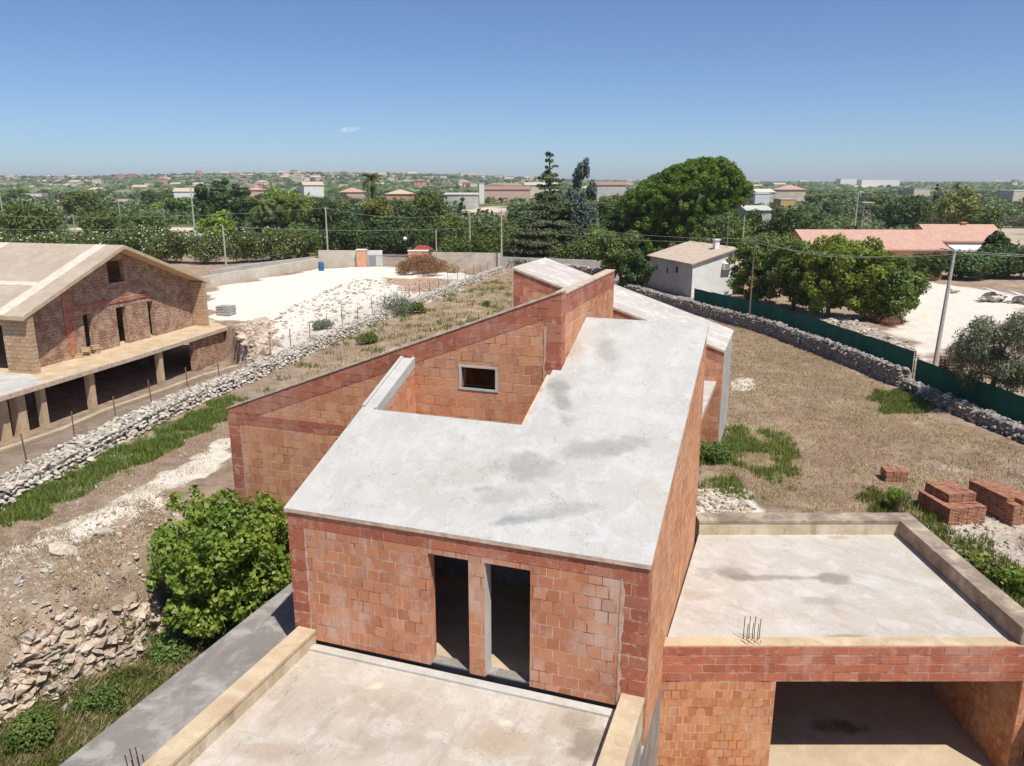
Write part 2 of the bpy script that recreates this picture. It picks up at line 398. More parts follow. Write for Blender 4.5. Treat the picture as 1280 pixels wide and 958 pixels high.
def axis(segs):
    out = [segs[0][0]]
    for a, b, st in segs:
        n = max(1, int(round((b - a) / st))); out += list(a + (b - a) * (np.arange(1, n + 1) / n))
    return np.array(out)
def geo(a, b, n): return list(np.geomspace(a, b, n))
xs = axis([(-60, -28, .8), (-28, 24, .24), (24, 60, .9)])
xs = np.concatenate([-np.array(geo(62, 5200, 60))[::-1], xs, np.array(geo(62, 5200, 60))])
ys = axis([(-20, 6, 2), (6, 62, .24), (62, 120, .8)])
ys = np.concatenate([ys, np.array(geo(122, 7500, 130))])
GX, GY = np.meshgrid(xs, ys)
GZ = ground_h(GX, GY)
# ground cover layers, each a soft mask: R green, G pale chalk, B straw ; second set: rock / dark soil / orange
def mask(poly, soft, seed, amp=1.0):
    d = sdist(poly, GX, GY) + (fbm(GX / soft / 1.2, GY / soft / 1.2, 4, seed) - .5) * soft * 2.4 * amp
    return smooth(d / soft + .5)
green = np.zeros(GX.shape); pale = np.zeros(GX.shape); straw = np.zeros(GX.shape); rock = np.zeros(GX.shape); orange = np.zeros(GX.shape)
green = np.maximum(green, mask(pxpoly([(0, 625), (120, 575), (230, 520), (290, 500), (292, 520), (210, 562), (130, 605), (40, 650), (0, 655)]), .7, 1))
green = np.maximum(green, .35 * mask(pxpoly([(300, 478), (420, 425), (520, 378), (600, 352), (560, 385), (470, 430), (400, 470), (330, 500)]), 1.6, 2))
for pl in ([(872, 560), (930, 530), (975, 545), (960, 600), (900, 610)], [(1085, 615), (1150, 615), (1240, 700), (1290, 760), (1290, 800), (1180, 700), (1100, 650)], [(930, 590), (1000, 580), (1010, 640), (900, 640)]):
    green = np.maximum(green, .55 * mask(pxpoly(pl), .9, 3))
green = np.maximum(green, mask(pxpoly([(-40, 960), (0, 930), (100, 865), (190, 805), (360, 740), (60, 960), (-40, 1000)], -2.6), .6, 4) * .95)
straw = np.maximum(straw, mask(pxpoly([(905, 410), (960, 415), (1100, 480), (1160, 520), (1280, 560), (1280, 640), (1000, 640), (905, 560)]), 2.0, 5))
straw = np.maximum(straw, mask(pxpoly([(640, 345), (600, 356), (430, 440), (330, 500), (640, 480)]), 2.0, 6))
straw = np.maximum(straw, mask(pxpoly([(690, 345), (800, 360), (1000, 430), (900, 470), (700, 400)]), 2.0, 6))
pale = np.maximum(pale, mask(pxpoly([(262, 362), (330, 348), (400, 336), (480, 333), (600, 345), (560, 368), (470, 395), (420, 412), (330, 452), (306, 440), (296, 405), (262, 395)]), 1.6, 7))
pale = np.maximum(pale, .95 * mask(pxpoly([(-20, 705), (150, 625), (290, 545), (292, 575), (180, 640), (-20, 725)]), .5, 8))
pale = np.maximum(pale, .9 * mask(pxpoly([(868, 612), (925, 610), (950, 642), (868, 650)]), .7, 9))
pale = np.maximum(pale, .9 * mask(pxpoly([(912, 473), (940, 473), (950, 487), (918, 489)]), .4, 10))
pale = np.maximum(pale, .55 * mask(pxpoly([(1160, 650), (1300, 640), (1300, 770), (1230, 700)]), .9, 11))
pale = np.maximum(pale, .7 * mask(pxpoly([(1110, 345), (1290, 368), (1290, 400), (1230, 440), (1150, 455), (1090, 400)]), 2.2, 12))
pale = np.maximum(pale, .5 * mask(pxpoly([(1130, 568), (1200, 582), (1240, 600), (1150, 580)]), .6, 13))
rock = np.maximum(rock, smooth((1.5 - np.abs(sdist(PIT, GX, GY) + .2)) / 1.0) * (GX < -7))
rock = np.maximum(rock, .55 * mask(pxpoly([(-60, 720), (120, 650), (200, 620), (330, 640), (190, 800), (0, 880), (-60, 900)]), 1.0, 14))
orange = np.maximum(orange, mask(pxpoly([(300, 440), (312, 408), (340, 400), (345, 440), (320, 452)]), .8, 15))
orange = np.maximum(orange, mask(pxpoly([(455, 345), (560, 348), (600, 358), (520, 365)]), 2.0, 16) * .8)
orange = np.maximum(orange, mask(pxpoly([(100, 765), (160, 745), (200, 775), (120, 815)]), .7, 17) * .8)
# field strips of the plain
nearm = GY < 125
for (x0, x1, y0, y1, c) in [(80, 262, 284, 290, 1), (195, 262, 292, 299, 1), (66, 102, 254, 260, .9), (138, 170, 250, 253, 1), (225, 290, 257, 263, .7), (572, 640, 258, 266, .9), (0, 40, 268, 277, .8), (35, 90, 244, 247, .7), (740, 765, 250, 262, .8), (1150, 1320, 283, 316, .75), (400, 640, 250, 256, .3), (1180, 1260, 246, 262, .5), (560, 690, 243, 248, .5), (20, 140, 236, 239, .8), (300, 420, 240, 243, .7), (330, 560, 233, 236, .6), (1040, 1150, 242, 246, .7), (960, 1060, 262, 266, .6), (700, 760, 236, 240, .6), (150, 240, 238, 241, .6), (1180, 1280, 238, 241, .6), (420, 520, 246, 249, .5)]:
    m = mask(pxpoly([(x0, y0), (x1, y0), (x1 + 3, y1), (x0 - 3, y1)], -1.2), max(2.0, (300 - y0) * .35), 18)
    pale = np.maximum(pale, m * c * .62); straw = np.maximum(straw, m)
farg = (fbm(GX / 60, GY / 60, 4, 61) > .5) * smooth((GY - 120) / 40)
green = np.where(GY > 118, np.maximum(green * 0, (smooth((fbm(GX / 70, GY / 70, 4, 61) - .36) / .12)) * (1 - pale * .95) * .9), green)
cellx = np.floor(GX / 130 + GY / 400); celly = np.floor(GY / 120 - GX / 500)
NV = len(GX.ravel()); ny, nx = GX.shape
idx = np.arange(NV).reshape(ny, nx)
F = np.stack([idx[:-1, :-1], idx[:-1, 1:], idx[1:, 1:], idx[1:, :-1]], -1).reshape(-1, 4)

def ground_mat():
    t = NT('ground'); pos = t.pos()
    a1 = t.node('ShaderNodeAttribute', attribute_name='CovA'); a2 = t.node('ShaderNodeAttribute', attribute_name='CovB')
    s1 = t.node('ShaderNodeSeparateColor'); t.l.new(a1.outputs['Color'], s1.inputs[0])
    s2 = t.node('ShaderNodeSeparateColor'); t.l.new(a2.outputs['Color'], s2.inputs[0])
    nb = t.noise(pos, .35, 5, 0.62); nm = t.noise(pos, 1.7, 6, 0.7); nf = t.noise(pos, 9, 6, 0.75); nff = t.noise(pos, 45, 4, 0.7)
    soil = t.mix(t.ramp(nb, 0.35, 0.65), (0.33, 0.235, 0.165), (0.44, 0.335, 0.245))
    soil = t.mix(t.ramp(nm, 0.42, 0.66), soil, (0.25, 0.17, 0.12))
    soil = t.mix(t.ramp(nf, 0.52, 0.72, 0, .8), soil, (0.46, 0.37, 0.28))
    stc = t.mix(t.ramp(nm, 0.35, 0.65), (0.33, 0.225, 0.15), (0.46, 0.34, 0.235))
    stc = t.mix(t.ramp(nf, 0.46, 0.68, 0, .8), stc, (0.25, 0.18, 0.12))
    stc = t.mix(t.ramp(t.noise(pos, .16, 4, .6), 0.46, 0.62, 0, .8), stc, (0.30, 0.20, 0.15)); stc = t.mix(t.ramp(t.noise(t.mapv(pos, (1, 1, 1), loc=(31, 7, 0)), .45, 6, .7), 0.52, 0.66, 0, .75), stc, (0.50, 0.42, 0.26))
    def th(s, lo=0.35, hi=0.65, k=.5):   # soften the layer edge with fine noise
        return t.ramp(t.math('ADD', s, t.math('MULTIPLY', t.math('SUBTRACT', nf, .5), k)), lo, hi)
    col = t.mix(th(s1.outputs[2]), soil, stc)
    grc = t.mix(t.ramp(nf, 0.35, 0.65), (0.045, 0.085, 0.018), (0.12, 0.16, 0.035))
    col = t.mix(t.math('MULTIPLY', th(s1.outputs[0], .4, .8, 1.2), .9), col, grc)
    rk = t.mix(t.ramp(nm, 0.35, 0.65), (0.50, 0.38, 0.26), (0.33, 0.24, 0.17)); rk = t.mix(t.ramp(nf, 0.5, 0.7, 0, .8), rk, (0.62, 0.54, 0.44))
    col = t.mix(t.math('MULTIPLY', th(s2.outputs[0]), .9), col, rk)
    chalk = t.mix(t.ramp(nm, 0.35, 0.7), (0.84, 0.78, 0.68), (0.76, 0.67, 0.55)); chalk = t.mix(t.ramp(nf, 0.55, 0.75, 0, .6), chalk, (0.55, 0.44, 0.33))
    col = t.mix(t.math('MULTIPLY', th(s1.outputs[1], .3, .8, .7), .97), col, chalk)
    col = t.mix(t.math('MULTIPLY', th(s2.outputs[1], .35, .7, .9), .85), col, (0.42, 0.22, 0.12))
    col = t.mix(0.5, col, t.mix(nff, (0.2, 0.2, 0.2), (0.8, 0.8, 0.8)), 'OVERLAY')
    hgt = t.math('ADD', t.math('MULTIPLY', nf, 1.0), t.math('MULTIPLY', nff, 0.35))
    return t.done(col, 0.97, t.bump(hgt, 0.09, 0.9))
g = np_mesh('ground', np.stack([GX.ravel(), GY.ravel(), GZ.ravel()], 1), F, ground_mat(), smooth=True)
for nm, ch in (('CovA', (green, pale, straw)), ('CovB', (rock, orange, orange * 0))):
    at = g.data.attributes.new(nm, 'FLOAT_COLOR', 'POINT')
    at.data.foreach_set('color', np.stack([c.ravel() for c in ch] + [np.ones(NV)], 1).astype(np.float32).ravel())
tag(g, 'dry stony soil with straw, chalk and weeds running out to the far hills', 'ground', kind='structure')

# ================================================================== materials of the villa
M = {}
M['brick_main'] = brick_mat('brick_main', 0.265, 0.255, (0.59, 0.26, 0.135), (0.44, 0.165, 0.085), (0.74, 0.50, 0.34), 0.011, 0.8, (0.63, 0.44, 0.35), ribs='v', smear=0.4, palescale=.8)
M['brick_orange'] = brick_mat('brick_orange', 0.31, 0.25, (0.65, 0.31, 0.155), (0.50, 0.195, 0.10), (0.80, 0.54, 0.35), 0.011, 0.35, (0.70, 0.45, 0.30), smear=0.5)
M['brick_side'] = brick_mat('brick_side', 0.31, 0.25, (0.66, 0.32, 0.15), (0.52, 0.21, 0.10), (0.82, 0.58, 0.40), 0.014, 0.35, (0.70, 0.47, 0.33), smear=0.2, streaks=False, ridge=False)
M['brick_garage'] = brick_mat('brick_garage', 0.19, 0.215, (0.61, 0.27, 0.125), (0.43, 0.155, 0.07), (0.80, 0.54, 0.36), 0.010, 0.45, (0.67, 0.45, 0.31), ribs='v', smear=0.4)
M['tile_beam'] = brick_mat('tile_beam', 0.52, 0.21, (0.47, 0.165, 0.092), (0.36, 0.11, 0.065), (0.62, 0.38, 0.27), 0.008, 0.3, (0.58, 0.37, 0.29), smear=0.4)
M['tile_column'] = brick_mat('tile_column', 0.90, 0.245, (0.45, 0.15, 0.082), (0.34, 0.10, 0.058), (0.66, 0.45, 0.33), 0.010, 0.1, (0.56, 0.34, 0.25), smear=0.6)
M['brick_old'] = brick_mat('brick_old', 0.34, 0.17, (0.48, 0.29, 0.19), (0.26, 0.14, 0.095), (0.60, 0.50, 0.41), 0.022, 0.35, (0.46, 0.34, 0.26))
M['brick_tuff'] = brick_mat('brick_tuff', 0.42, 0.22, (0.52, 0.36, 0.22), (0.40, 0.26, 0.15), (0.42, 0.31, 0.22), 0.012, 0.4, (0.6, 0.45, 0.3))
def RP(x, y):   # a point on the villa's main roof
    r = ray(x, y); t = (3.13 - 0.38 * 12.87 - HC) / (r[2] - 0.38 * (r @ Uv)); return (np.array([0, 0, HC]) + r * t)[:2]
rs = [(*RP(655, 580), .8, .5, .38), (*RP(618, 622), .7, .25, .25), (*RP(600, 612), .3, .12, .3), (*RP(690, 640), 1.1, .25, .35), (*RP(700, 495), .35, .8, .5), (*RP(640, 652), .6, .12, .4, (.12, .16, .18)),
      (*RP(740, 560), 1.4, .35, .4), (*RP(760, 440), .35, 1.0, .35), (*RP(835, 620), .5, .6, .25, (.4, .33, .24)), (*RP(560, 600), 1.2, .3, .3, (.42, .36, .28)), (*RP(715, 430), .3, .9, .45, (.38, .27, .16))]
M['roof_concrete'] = concrete_mat('roof_concrete', (0.50, 0.485, 0.455), (0.43, 0.415, 0.385), (0.55, 0.538, 0.51), (AN, 2.2, 0.45), rs, cracks=True, amt=.8, dirt=(0.45, 0.425, 0.38))
M['rear_roof'] = concrete_mat('rear_roof', (0.52, 0.48, 0.43), (0.44, 0.40, 0.35), (0.66, 0.63, 0.59), (AN, 2.4, .5), amt=.9, dirt=(0.40, 0.37, 0.32))
ps = [(*G(470, 858, 0)[:2], .16, .12, .9, (.72, .58, .44)), (*G(610, 925, 0)[:2], .9, .5, .5, (.42, .3, .2)), (*G(735, 930, 0)[:2], .5, .45, .7, (.2, .15, .11)), (*G(720, 900, 0)[:2], .35, .3, .5, (.25, .2, .15)), (*G(500, 930, 0)[:2], 1.1, .3, .35, (.3, .24, .19)), (*G(632, 904, 0)[:2], .18, .1, .9, (.65, .55, .44)), (*G(320, 940, 0)[:2], .8, .25, .5, (.36, .27, .2))]
M['patio_concrete'] = concrete_mat('patio_concrete', (0.53, 0.475, 0.405), (0.43, 0.365, 0.295), (0.62, 0.585, 0.535), (AN, 2.4, .42), ps, amt=.65, cracks=True, dirt=(0.34, 0.28, 0.22))
ds = [(*G(905, 716, 0)[:2], .8, .36, .6, (.17, .15, .125)), (*G(1040, 722, 0)[:2], .55, .32, .6, (.17, .145, .12)), (*G(965, 722, 0)[:2], 1.3, .2, .6, (.22, .19, .155)), (*G(1030, 752, 0)[:2], .5, .25, .45, (.25, .2, .16)), (*G(880, 745, 0)[:2], .5, .3, .4, (.34, .26, .19)), (*G(1045, 672, 0)[:2], .3, .1, .6, (.33, .24, .19)), (*G(1048, 795, 0)[:2], .6, .08, .6, (.24, .19, .13)), (*G(1170, 700, 0)[:2], .3, .35, .3, (.3, .25, .2)), (*G(1195, 765, 0)[:2], .3, .3, .3, (.3, .25, .2))]
M['deck_concrete'] = concrete_mat('deck_concrete', (0.50, 0.47, 0.425), (0.46, 0.41, 0.35), (0.58, 0.56, 0.53), (R(-42), 2.2, 0.5), ds, amt=.75, cracks=True, dirt=(0.37, 0.315, 0.26))
M['grey_concrete'] = concrete_mat('grey_concrete', (0.27, 0.25, 0.225), (0.20, 0.18, 0.16), (0.44, 0.42, 0.39), (AN, 1.6, .35), amt=.8, bumpd=.01)
M['beige_concrete'] = concrete_mat('beige_concrete', (0.56, 0.43, 0.28), (0.46, 0.34, 0.22), (0.64, 0.54, 0.38), amt=.7, bscale=1.2, dirt=(.28, .22, .15))
M['parapet_face'] = concrete_mat('parapet_face', (0.58, 0.50, 0.36), (0.46, 0.37, 0.25), (0.66, 0.60, 0.47), (0, 3.0, 3.0), amt=.7, bscale=1.2, dirt=(.2, .16, .11))
M['cap_weathered'] = concrete_mat('cap_weathered', (0.38, 0.31, 0.24), (0.22, 0.17, 0.13), (0.54, 0.45, 0.34), amt=.9, bscale=1.6, bumpd=.012, dirt=(.1, .085, .07))
M['light_concrete'] = concrete_mat('light_concrete', (0.52, 0.50, 0.46), (0.42, 0.39, 0.34), (0.62, 0.61, 0.58), amt=.6)
M['mortar'] = plain('mortar', (0.56, 0.44, 0.34), .3, .95, 5)
M['smear'] = plain('smear', (0.56, 0.38, 0.29), .25, .95, 9)
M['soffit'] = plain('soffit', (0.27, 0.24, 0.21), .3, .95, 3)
M['rust_and_shadow'] = plain('rust_and_shadow', (0.07, 0.042, 0.03), .4, .8, 30)
M['garage_floor'] = concrete_mat('garage_floor', (0.52, 0.42, 0.29), (0.44, 0.34, 0.23), (0.60, 0.50, 0.36), amt=.6, dirt=(.22, .17, .12), stains=[(8.3, 16.8, .8, .35, .8, (.1, .08, .07))])

villa = empty('unfinished_house', TW(-6, 18, -3), 'unfinished hollow brick villa with pale sloping concrete roof slabs filling the foreground', 'house')
def part(name, mb, mats, parent=villa, **k): return mb.build(name, mats, parent)
BRK = [None]
K = 0.38; zroof = lambda v, u: 3.13 + K * (u - 12.87)
# --- main block
b = MB(); b.wall(TW, (-9.55, 12.87), (-1.95, 12.87), .30, .10, 2.72, [(3.22, 4.09, .10, 2.60), (4.42, 5.36, .10, 2.60)])
fw = part('front_wall', b, [M['brick_main'], M['mortar']])
b = MB(); b.box(TW, (-5.465, 12.90, .1), (-5.45, 13.2, 2.6)); b.box(TW, (-5.15, 12.90, .1), (-5.118, 13.2, 2.6))
part('door_jamb', b, [M['light_concrete']], fw)
b = MB(); b.box(TW, (-9.554, 12.866, 2.72), (-1.946, 13.172, 3.04)); part('ring_beam', b, [M['tile_beam']])
for v0, v1 in ((-9.556, -9.16), (-2.40, -1.944)):
    b = MB(); b.box(TW, (v0, 12.862, .10), (v1, 13.174, 2.718)); part('corner_column', b, [M['tile_column']])
b = MB(); b.wall(TW, (-1.95, 13.176), (-1.95, 20.7), .30, -.90, [(0, 3.10), (7.524, 5.96)], [(4.04, 4.16, .35, 3.1)])
part('side_wall', b, [M['brick_side'], M['mortar']])
b = MB(); b.box(TW, (-2.2, 17.1, .3), (-2.02, 17.5, 3.2)); part('wall_chase', b, [M['soffit']])
b = MB(); b.wall(TW, (-1.95, 12.87), (-1.95, 20.7), .30, -3.3, -.902); part('plinth_wall', b, [M['grey_concrete'], M['mortar']])
b = MB(); b.wall(TW, (-9.55, 18.28), (-9.55, 13.176), .30, -3.2, [(0, 5.05), (5.1, 3.1)]); part('side_wall', b, [M['brick_orange'], M['mortar']])
b = MB(); b.wall(TW, (-2.26, 20.7), (-5.44, 20.7), .30, -.9, 5.95); part('back_wall', b, [M['brick_orange'], M['mortar']])
b = MB(); b.wall(TW, (-9.24, 13.02), (-2.26, 13.02), .2, -3.2, .098, mi=0); part('plinth_wall', b, [M['soffit'], M['soffit']])
b = MB(); b.box(TW, (-9.24, 13.17, -.1), (-2.26, 18.2, .06)); part('floor_slab', b, [M['garage_floor']])
b = MB(); b.box(TW, (-6.33, 12.95, .098), (-5.47, 13.2, .13)); b.box(TW, (-5.11, 12.95, .098), (-4.2, 13.2, .13)); part('door_sill', b, [M['grey_concrete']])
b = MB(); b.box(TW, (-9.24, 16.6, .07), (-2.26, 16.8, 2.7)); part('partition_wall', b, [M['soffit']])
b = MB()
rp = [(-9.60, 12.83), (-1.92, 12.83), (-1.92, 20.76), (-5.195, 20.76), (-5.195, 18.295), (-5.40, 18.295), (-5.40, 16.15), (-9.20, 16.15), (-9.20, 18.29), (-9.60, 18.29)]
b.slab(TW, rp, zroof, .085, 0, 1); part('roof_slab', b, [M['roof_concrete'], M['mortar']])
# raised rim of the strip left of the light well
b = MB(); b.slab(TW, [(-9.61, 16.2), (-9.53, 16.2), (-9.53, 18.28), (-9.61, 18.28)], lambda v, u: zroof(v, u) + .05, .2, 0, 0)
b.slab(TW, [(-9.26, 16.15), (-9.19, 16.15), (-9.19, 18.28), (-9.26, 18.28)], lambda v, u: zroof(v, u) + .05, .28, 0, 0); part('roof_rim', b, [M['roof_concrete']])
b = MB(); b.box(TW, (-9.24, 16.2, 2.5), (-5.3, 18.28, 2.62)); part('light_well_floor', b, [M['light_concrete']])
b = MB(); b.wall(TW, (-9.19, 15.95), (-5.40, 15.95), -.15, 2.6, 4.05); b.wall(TW, (-5.4, 18.28), (-5.4, 16.1), -.15, 2.6, [(0, 5.05), (2.18, 4.25)])
b.wall(TW, (-9.2, 16.16), (-9.2, 18.28), .15, 2.6, [(0, 4.1), (2.1, 4.9)]); part('light_well_wall', b, [M['brick_orange'], M['mortar']])
def smear(T, s0, w, z0, z1, depth, seed, along='x'):
    r = random.Random(seed); b = MB(); z = z0; pl, pr = .03, .03
    while z < z1 - .05:
        dz = r.uniform(.07, .16); nl, nr = r.uniform(0, w * .5), r.uniform(.01, w)
        b.poly([T(s0 - pl, depth, z), T(s0 + pr, depth, z), T(s0 + nr, depth, z + dz), T(s0 - nl, depth, z + dz)], [(s0 - pl, z), (s0 + pr, z), (s0 + nr, z + dz), (s0 - nl, z + dz)])
        pl, pr = nl, nr; z += dz
    part('mortar_smear', b, [M['smear']])
smear(TW, -9.15, .05, .12, 2.7, 12.859, 1); smear(TW, -2.44, .07, .12, 2.7, 12.859, 2)
# --- left wing with its raking gable
rk = lambda s: 3.20 + .383 * s; L = 10.2
b = MB(); b.wall(TW, (-15.40, 18.3), (-5.20, 18.3), .30, -.13, 2.78, [(3.65, 4.7, .9, 2.70)], mt=0)
b.wall(TW, (-14.36, 18.3), (-5.20, 18.3), .30, 3.10, [(0, 3.101), (9.16, rk(L) - .5)], [(6.49, 7.43, 4.53, 5.07)], mt=0)
gw = part('gable_wall', b, [M['brick_orange'], M['mortar']])
b = MB(); b.box(TW, (-15.404, 18.295, 2.78), (-5.196, 18.603, 3.10)); part('ring_beam', b, [M['tile_beam']])
b = MB(); b.wall(TW, (-15.404, 18.292), (-5.196, 18.292), .312, [(0, 3.102), (1.04, 3.102), (L, rk(L) - .5)], [(0, rk(0)), (L, rk(L))]); part('raking_beam', b, [M['tile_beam'], M['mortar']])
b = MB(); b.wall(TW, (-15.43, 18.27), (-5.18, 18.27), .35, [(0, rk(0) + .002), (L, rk(L) + .002)], [(0, rk(0) + .045), (L, rk(L) + .045)]); part('wall_cap', b, [M['mortar'], M['mortar']])
b = MB(); b.box(TW, (-15.406, 18.291, -.13), (-15.0, 18.61, 2.778)); part('corner_column', b, [M['tile_column']])
b = MB(); b.wall(TW, (-5.62, 18.286), (-5.19, 18.286), .32, 3.104, [(0, rk(9.78) - .5), (.43, rk(10.2) - .5)]); part('corner_column', b, [M['tile_column'], M['mortar']])
b = MB()
for (v0, v1, z0, z1) in ((-7.94, -6.86, 5.07, 5.12), (-7.96, -6.85, 4.47, 4.53), (-7.94, -7.87, 4.53, 5.07), (-6.93, -6.87, 4.53, 5.07)): b.box(TW, (v0, 18.28, z0), (v1, 18.5, z1))
wf = part('window', b, [M['light_concrete']])
b = MB(); b.wall(TW, (-5.20, 18.606), (-5.20, 24.2), .25, 2.6, 6.56, mt=0); part('end_wall', b, [M['brick_orange'], M['mortar']])
b = MB(); b.box(TW, (-5.454, 18.606, 6.56), (-5.196, 24.204, 7.03)); part('ring_beam', b, [M['tile_beam']])
b = MB(); b.box(TW, (-5.47, 18.62, 7.032), (-5.18, 24.22, 7.075)); part('wall_cap', b, [M['mortar']])
b = MB(); b.wall(TW, (-15.40, 29), (-15.40, 18.606), .30, -.13, 3.0); part('side_wall', b, [M['brick_orange'], M['mortar']])
b = MB(); b.slab(TW, [(-15.38, 18.61), (-5.46, 18.61), (-5.46, 24.2), (-15.38, 24.2)], lambda v, u: 2.80 + .383 * (v + 15.4), .2, 0, 1); part('roof_slab', b, [M['rear_roof'], M['mortar']])
b = MB(); b.slab(TW, [(-15.09, 24.21), (-2.3, 24.21), (-2.3, 28.99), (-15.09, 28.99)], lambda v, u: 2.6, .2, 0, 1); part('roof_slab', b, [M['rear_roof'], M['mortar']])
b = MB(); b.wall(TW, (-5.44, 24.5), (-15.09, 24.5), .25, -.1, [(0, 6.4), (9.6, 2.7)]); part('back_wall', b, [M['brick_orange'], M['mortar']])
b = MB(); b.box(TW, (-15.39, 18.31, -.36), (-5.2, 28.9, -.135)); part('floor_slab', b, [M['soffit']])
for v, u in ((-15.15, 18.5), (-12.6, 18.5), (-15.15, 23), (-12.2, 23), (-9.8, 20), (-15.15, 28.5)):
    p = TW(v, u, 0); z = gz(p[0], p[1]) - .1
    b = MB(); b.box(TW, (v - .15, u - .15, z), (v + .15, u + .15, -.36)); part('column', b, [M['grey_concrete']])
smear(TW, -5.63, .06, 3.4, 6.3, 18.283, 6); smear(TW, -14.99, .06, .3, 2.7, 18.288, 7)
# --- rear block
rr = lambda s: 6.40 - .333 * s; LR = 8.1
b = MB(); b.wall(TW, (-10.2, 29), (-2.1, 29), .30, -.4, [(0, rr(0) - .45), (LR, rr(LR) - .45)], mt=0); part('rear_front_wall', b, [M['brick_main'], M['mortar']])
b = MB(); b.wall(TW, (-10.204, 28.996), (-2.096, 28.996), .308, [(0, rr(0) - .448), (LR, rr(LR) - .448)], [(0, rr(0)), (LR, rr(LR))]); part('raking_beam', b, [M['tile_beam'], M['mortar']])
b = MB(); b.box(TW, (-10.206, 28.99, -.4), (-9.8, 29.3, 5.85)); part('corner_column', b, [M['tile_column']])
b = MB(); b.slab(TW, [(-10.25, 28.95), (-2.06, 28.95), (-2.06, 33.3), (-10.25, 33.3)], lambda v, u: rr(v + 10.2) + .09, .085, 0, 1); part('roof_slab', b, [M['rear_roof'], M['mortar']])
b = MB(); b.wall(TW, (-2.1, 29.31), (-2.1, 33.2), .30, -.4, 3.68); part('side_wall', b, [M['light_concrete'], M['mortar']])
b = MB(); b.wall(TW, (-10.2, 33.2), (-10.2, 29.31), .30, -.4, 6.35); b.wall(TW, (-2.41, 33.2), (-9.89, 33.2), .30, -.4, [(0, 3.7), (7.5, 6.2)]); part('back_wall', b, [M['brick_orange'], M['mortar']])
# --- patio and its parapets, side strip
b = MB(); b.box(TW, (-9.05, 3, -.28), (-2.35, 12.88, 0)); part('patio_slab', b, [M['patio_concrete']])
b = MB(); b.box(TW, (-9.05, 12.60, .001), (-2.36, 12.80, .05)); part('kerb', b, [M['light_concrete']])
for v0, v1, zt in ((-9.45, -9.05, .36), (-2.35, -1.95, .40)):
    b = MB(); b.box(TW, (v0, 3, -.3), (v1, 12.855, zt - .07)); pw = part('parapet', b, [M['parapet_face']])
    b = MB(); b.box(TW, (v0 - .02, 3, zt - .068), (v1 + .02, 12.858, zt)); part('parapet_cap', b, [M['beige_concrete']], pw)
b = MB(); b.box(TW, (-2.40, 3, 0.002), (-2.352, 12.59, .012)); part('parapet_shadow', b, [M['rust_and_shadow']])  # parapet's cast shadow laid on the patio as a dark strip
b = MB(); b.wall(TW, (-1.95, 3), (-1.95, 12.86), .3, -3.3, -.302); b.wall(TW, (-11.3, 18.0), (-11.3, 3), .3, -3.3, -.56); b.wall(TW, (-11.3, 3), (-2, 3), .3, -3.3, -.56); part('lower_wall', b, [M['grey_concrete'], M['mortar']])
b = MB(); b.box(TW, (-11.5, 3, -.55), (-9.56, 18.1, -.30)); part('side_strip', b, [M['grey_concrete']])
# --- garage (square to the street)
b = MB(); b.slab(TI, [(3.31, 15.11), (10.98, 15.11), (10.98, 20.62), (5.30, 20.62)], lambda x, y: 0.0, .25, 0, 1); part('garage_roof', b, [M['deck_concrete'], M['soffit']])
b = MB(); b.slab(TI, [(3.24, 15.075), (11.46, 15.075), (11.46, 15.40), (3.36, 15.40)], lambda x, y: .012, .03, 0, 0); part('roof_edge', b, [M['beige_concrete']])
b = MB(); b.box(TI, (3.235, 15.062, -.86), (11.462, 15.365, -.019)); part('garage_beam', b, [M['tile_beam']])
for x0, x1 in ((3.24, 5.77), (11.16, 11.455)):
    b = MB(); b.box(TI, (x0, 15.068, -3.5), (x1, 15.37, -.862)); part('garage_pier', b, [M['brick_garage']])
b = MB(); b.box(TI, (11.15, 15.375, -3.5), (11.455, 20.6, -.02)); part('garage_side_wall', b, [M['brick_garage']])
b = MB(); b.box(TI, (4.3, 19.8, -3.5), (11.14, 20.0, -.26)); part('garage_back_wall', b, [M['brick_garage']])
b = MB(); b.box(TI, (3.4, 15.375, -3.5), (3.6, 19.7, -.26)); part('garage_side_wall', b, [M['brick_garage']])
b = MB(); b.box(TI, (3.25, 15.376, -3.6), (11.46, 20.6, -3.4)); b.box(TI, (3.0, 8, -3.6), (12, 15.375, -3.415)); part('garage_floor', b, [M['garage_floor']])
b = MB(); b.box(TI, (5.30, 20.61, -.4), (11.46, 21.12, .36)); pw = part('parapet', b, [M['parapet_face']])
b = MB(); b.box(TI, (5.28, 20.59, .362), (11.48, 21.16, .44)); part('parapet_cap', b, [M['cap_weathered']], pw)
b = MB(); b.box(TI, (10.97, 15.085, .014), (11.44, 20.60, .36)); pw = part('parapet', b, [M['cap_weathered']])
b = MB(); b.box(TI, (10.95, 15.07, .362), (11.47, 20.585, .44)); part('parapet_cap', b, [M['cap_weathered']], pw)
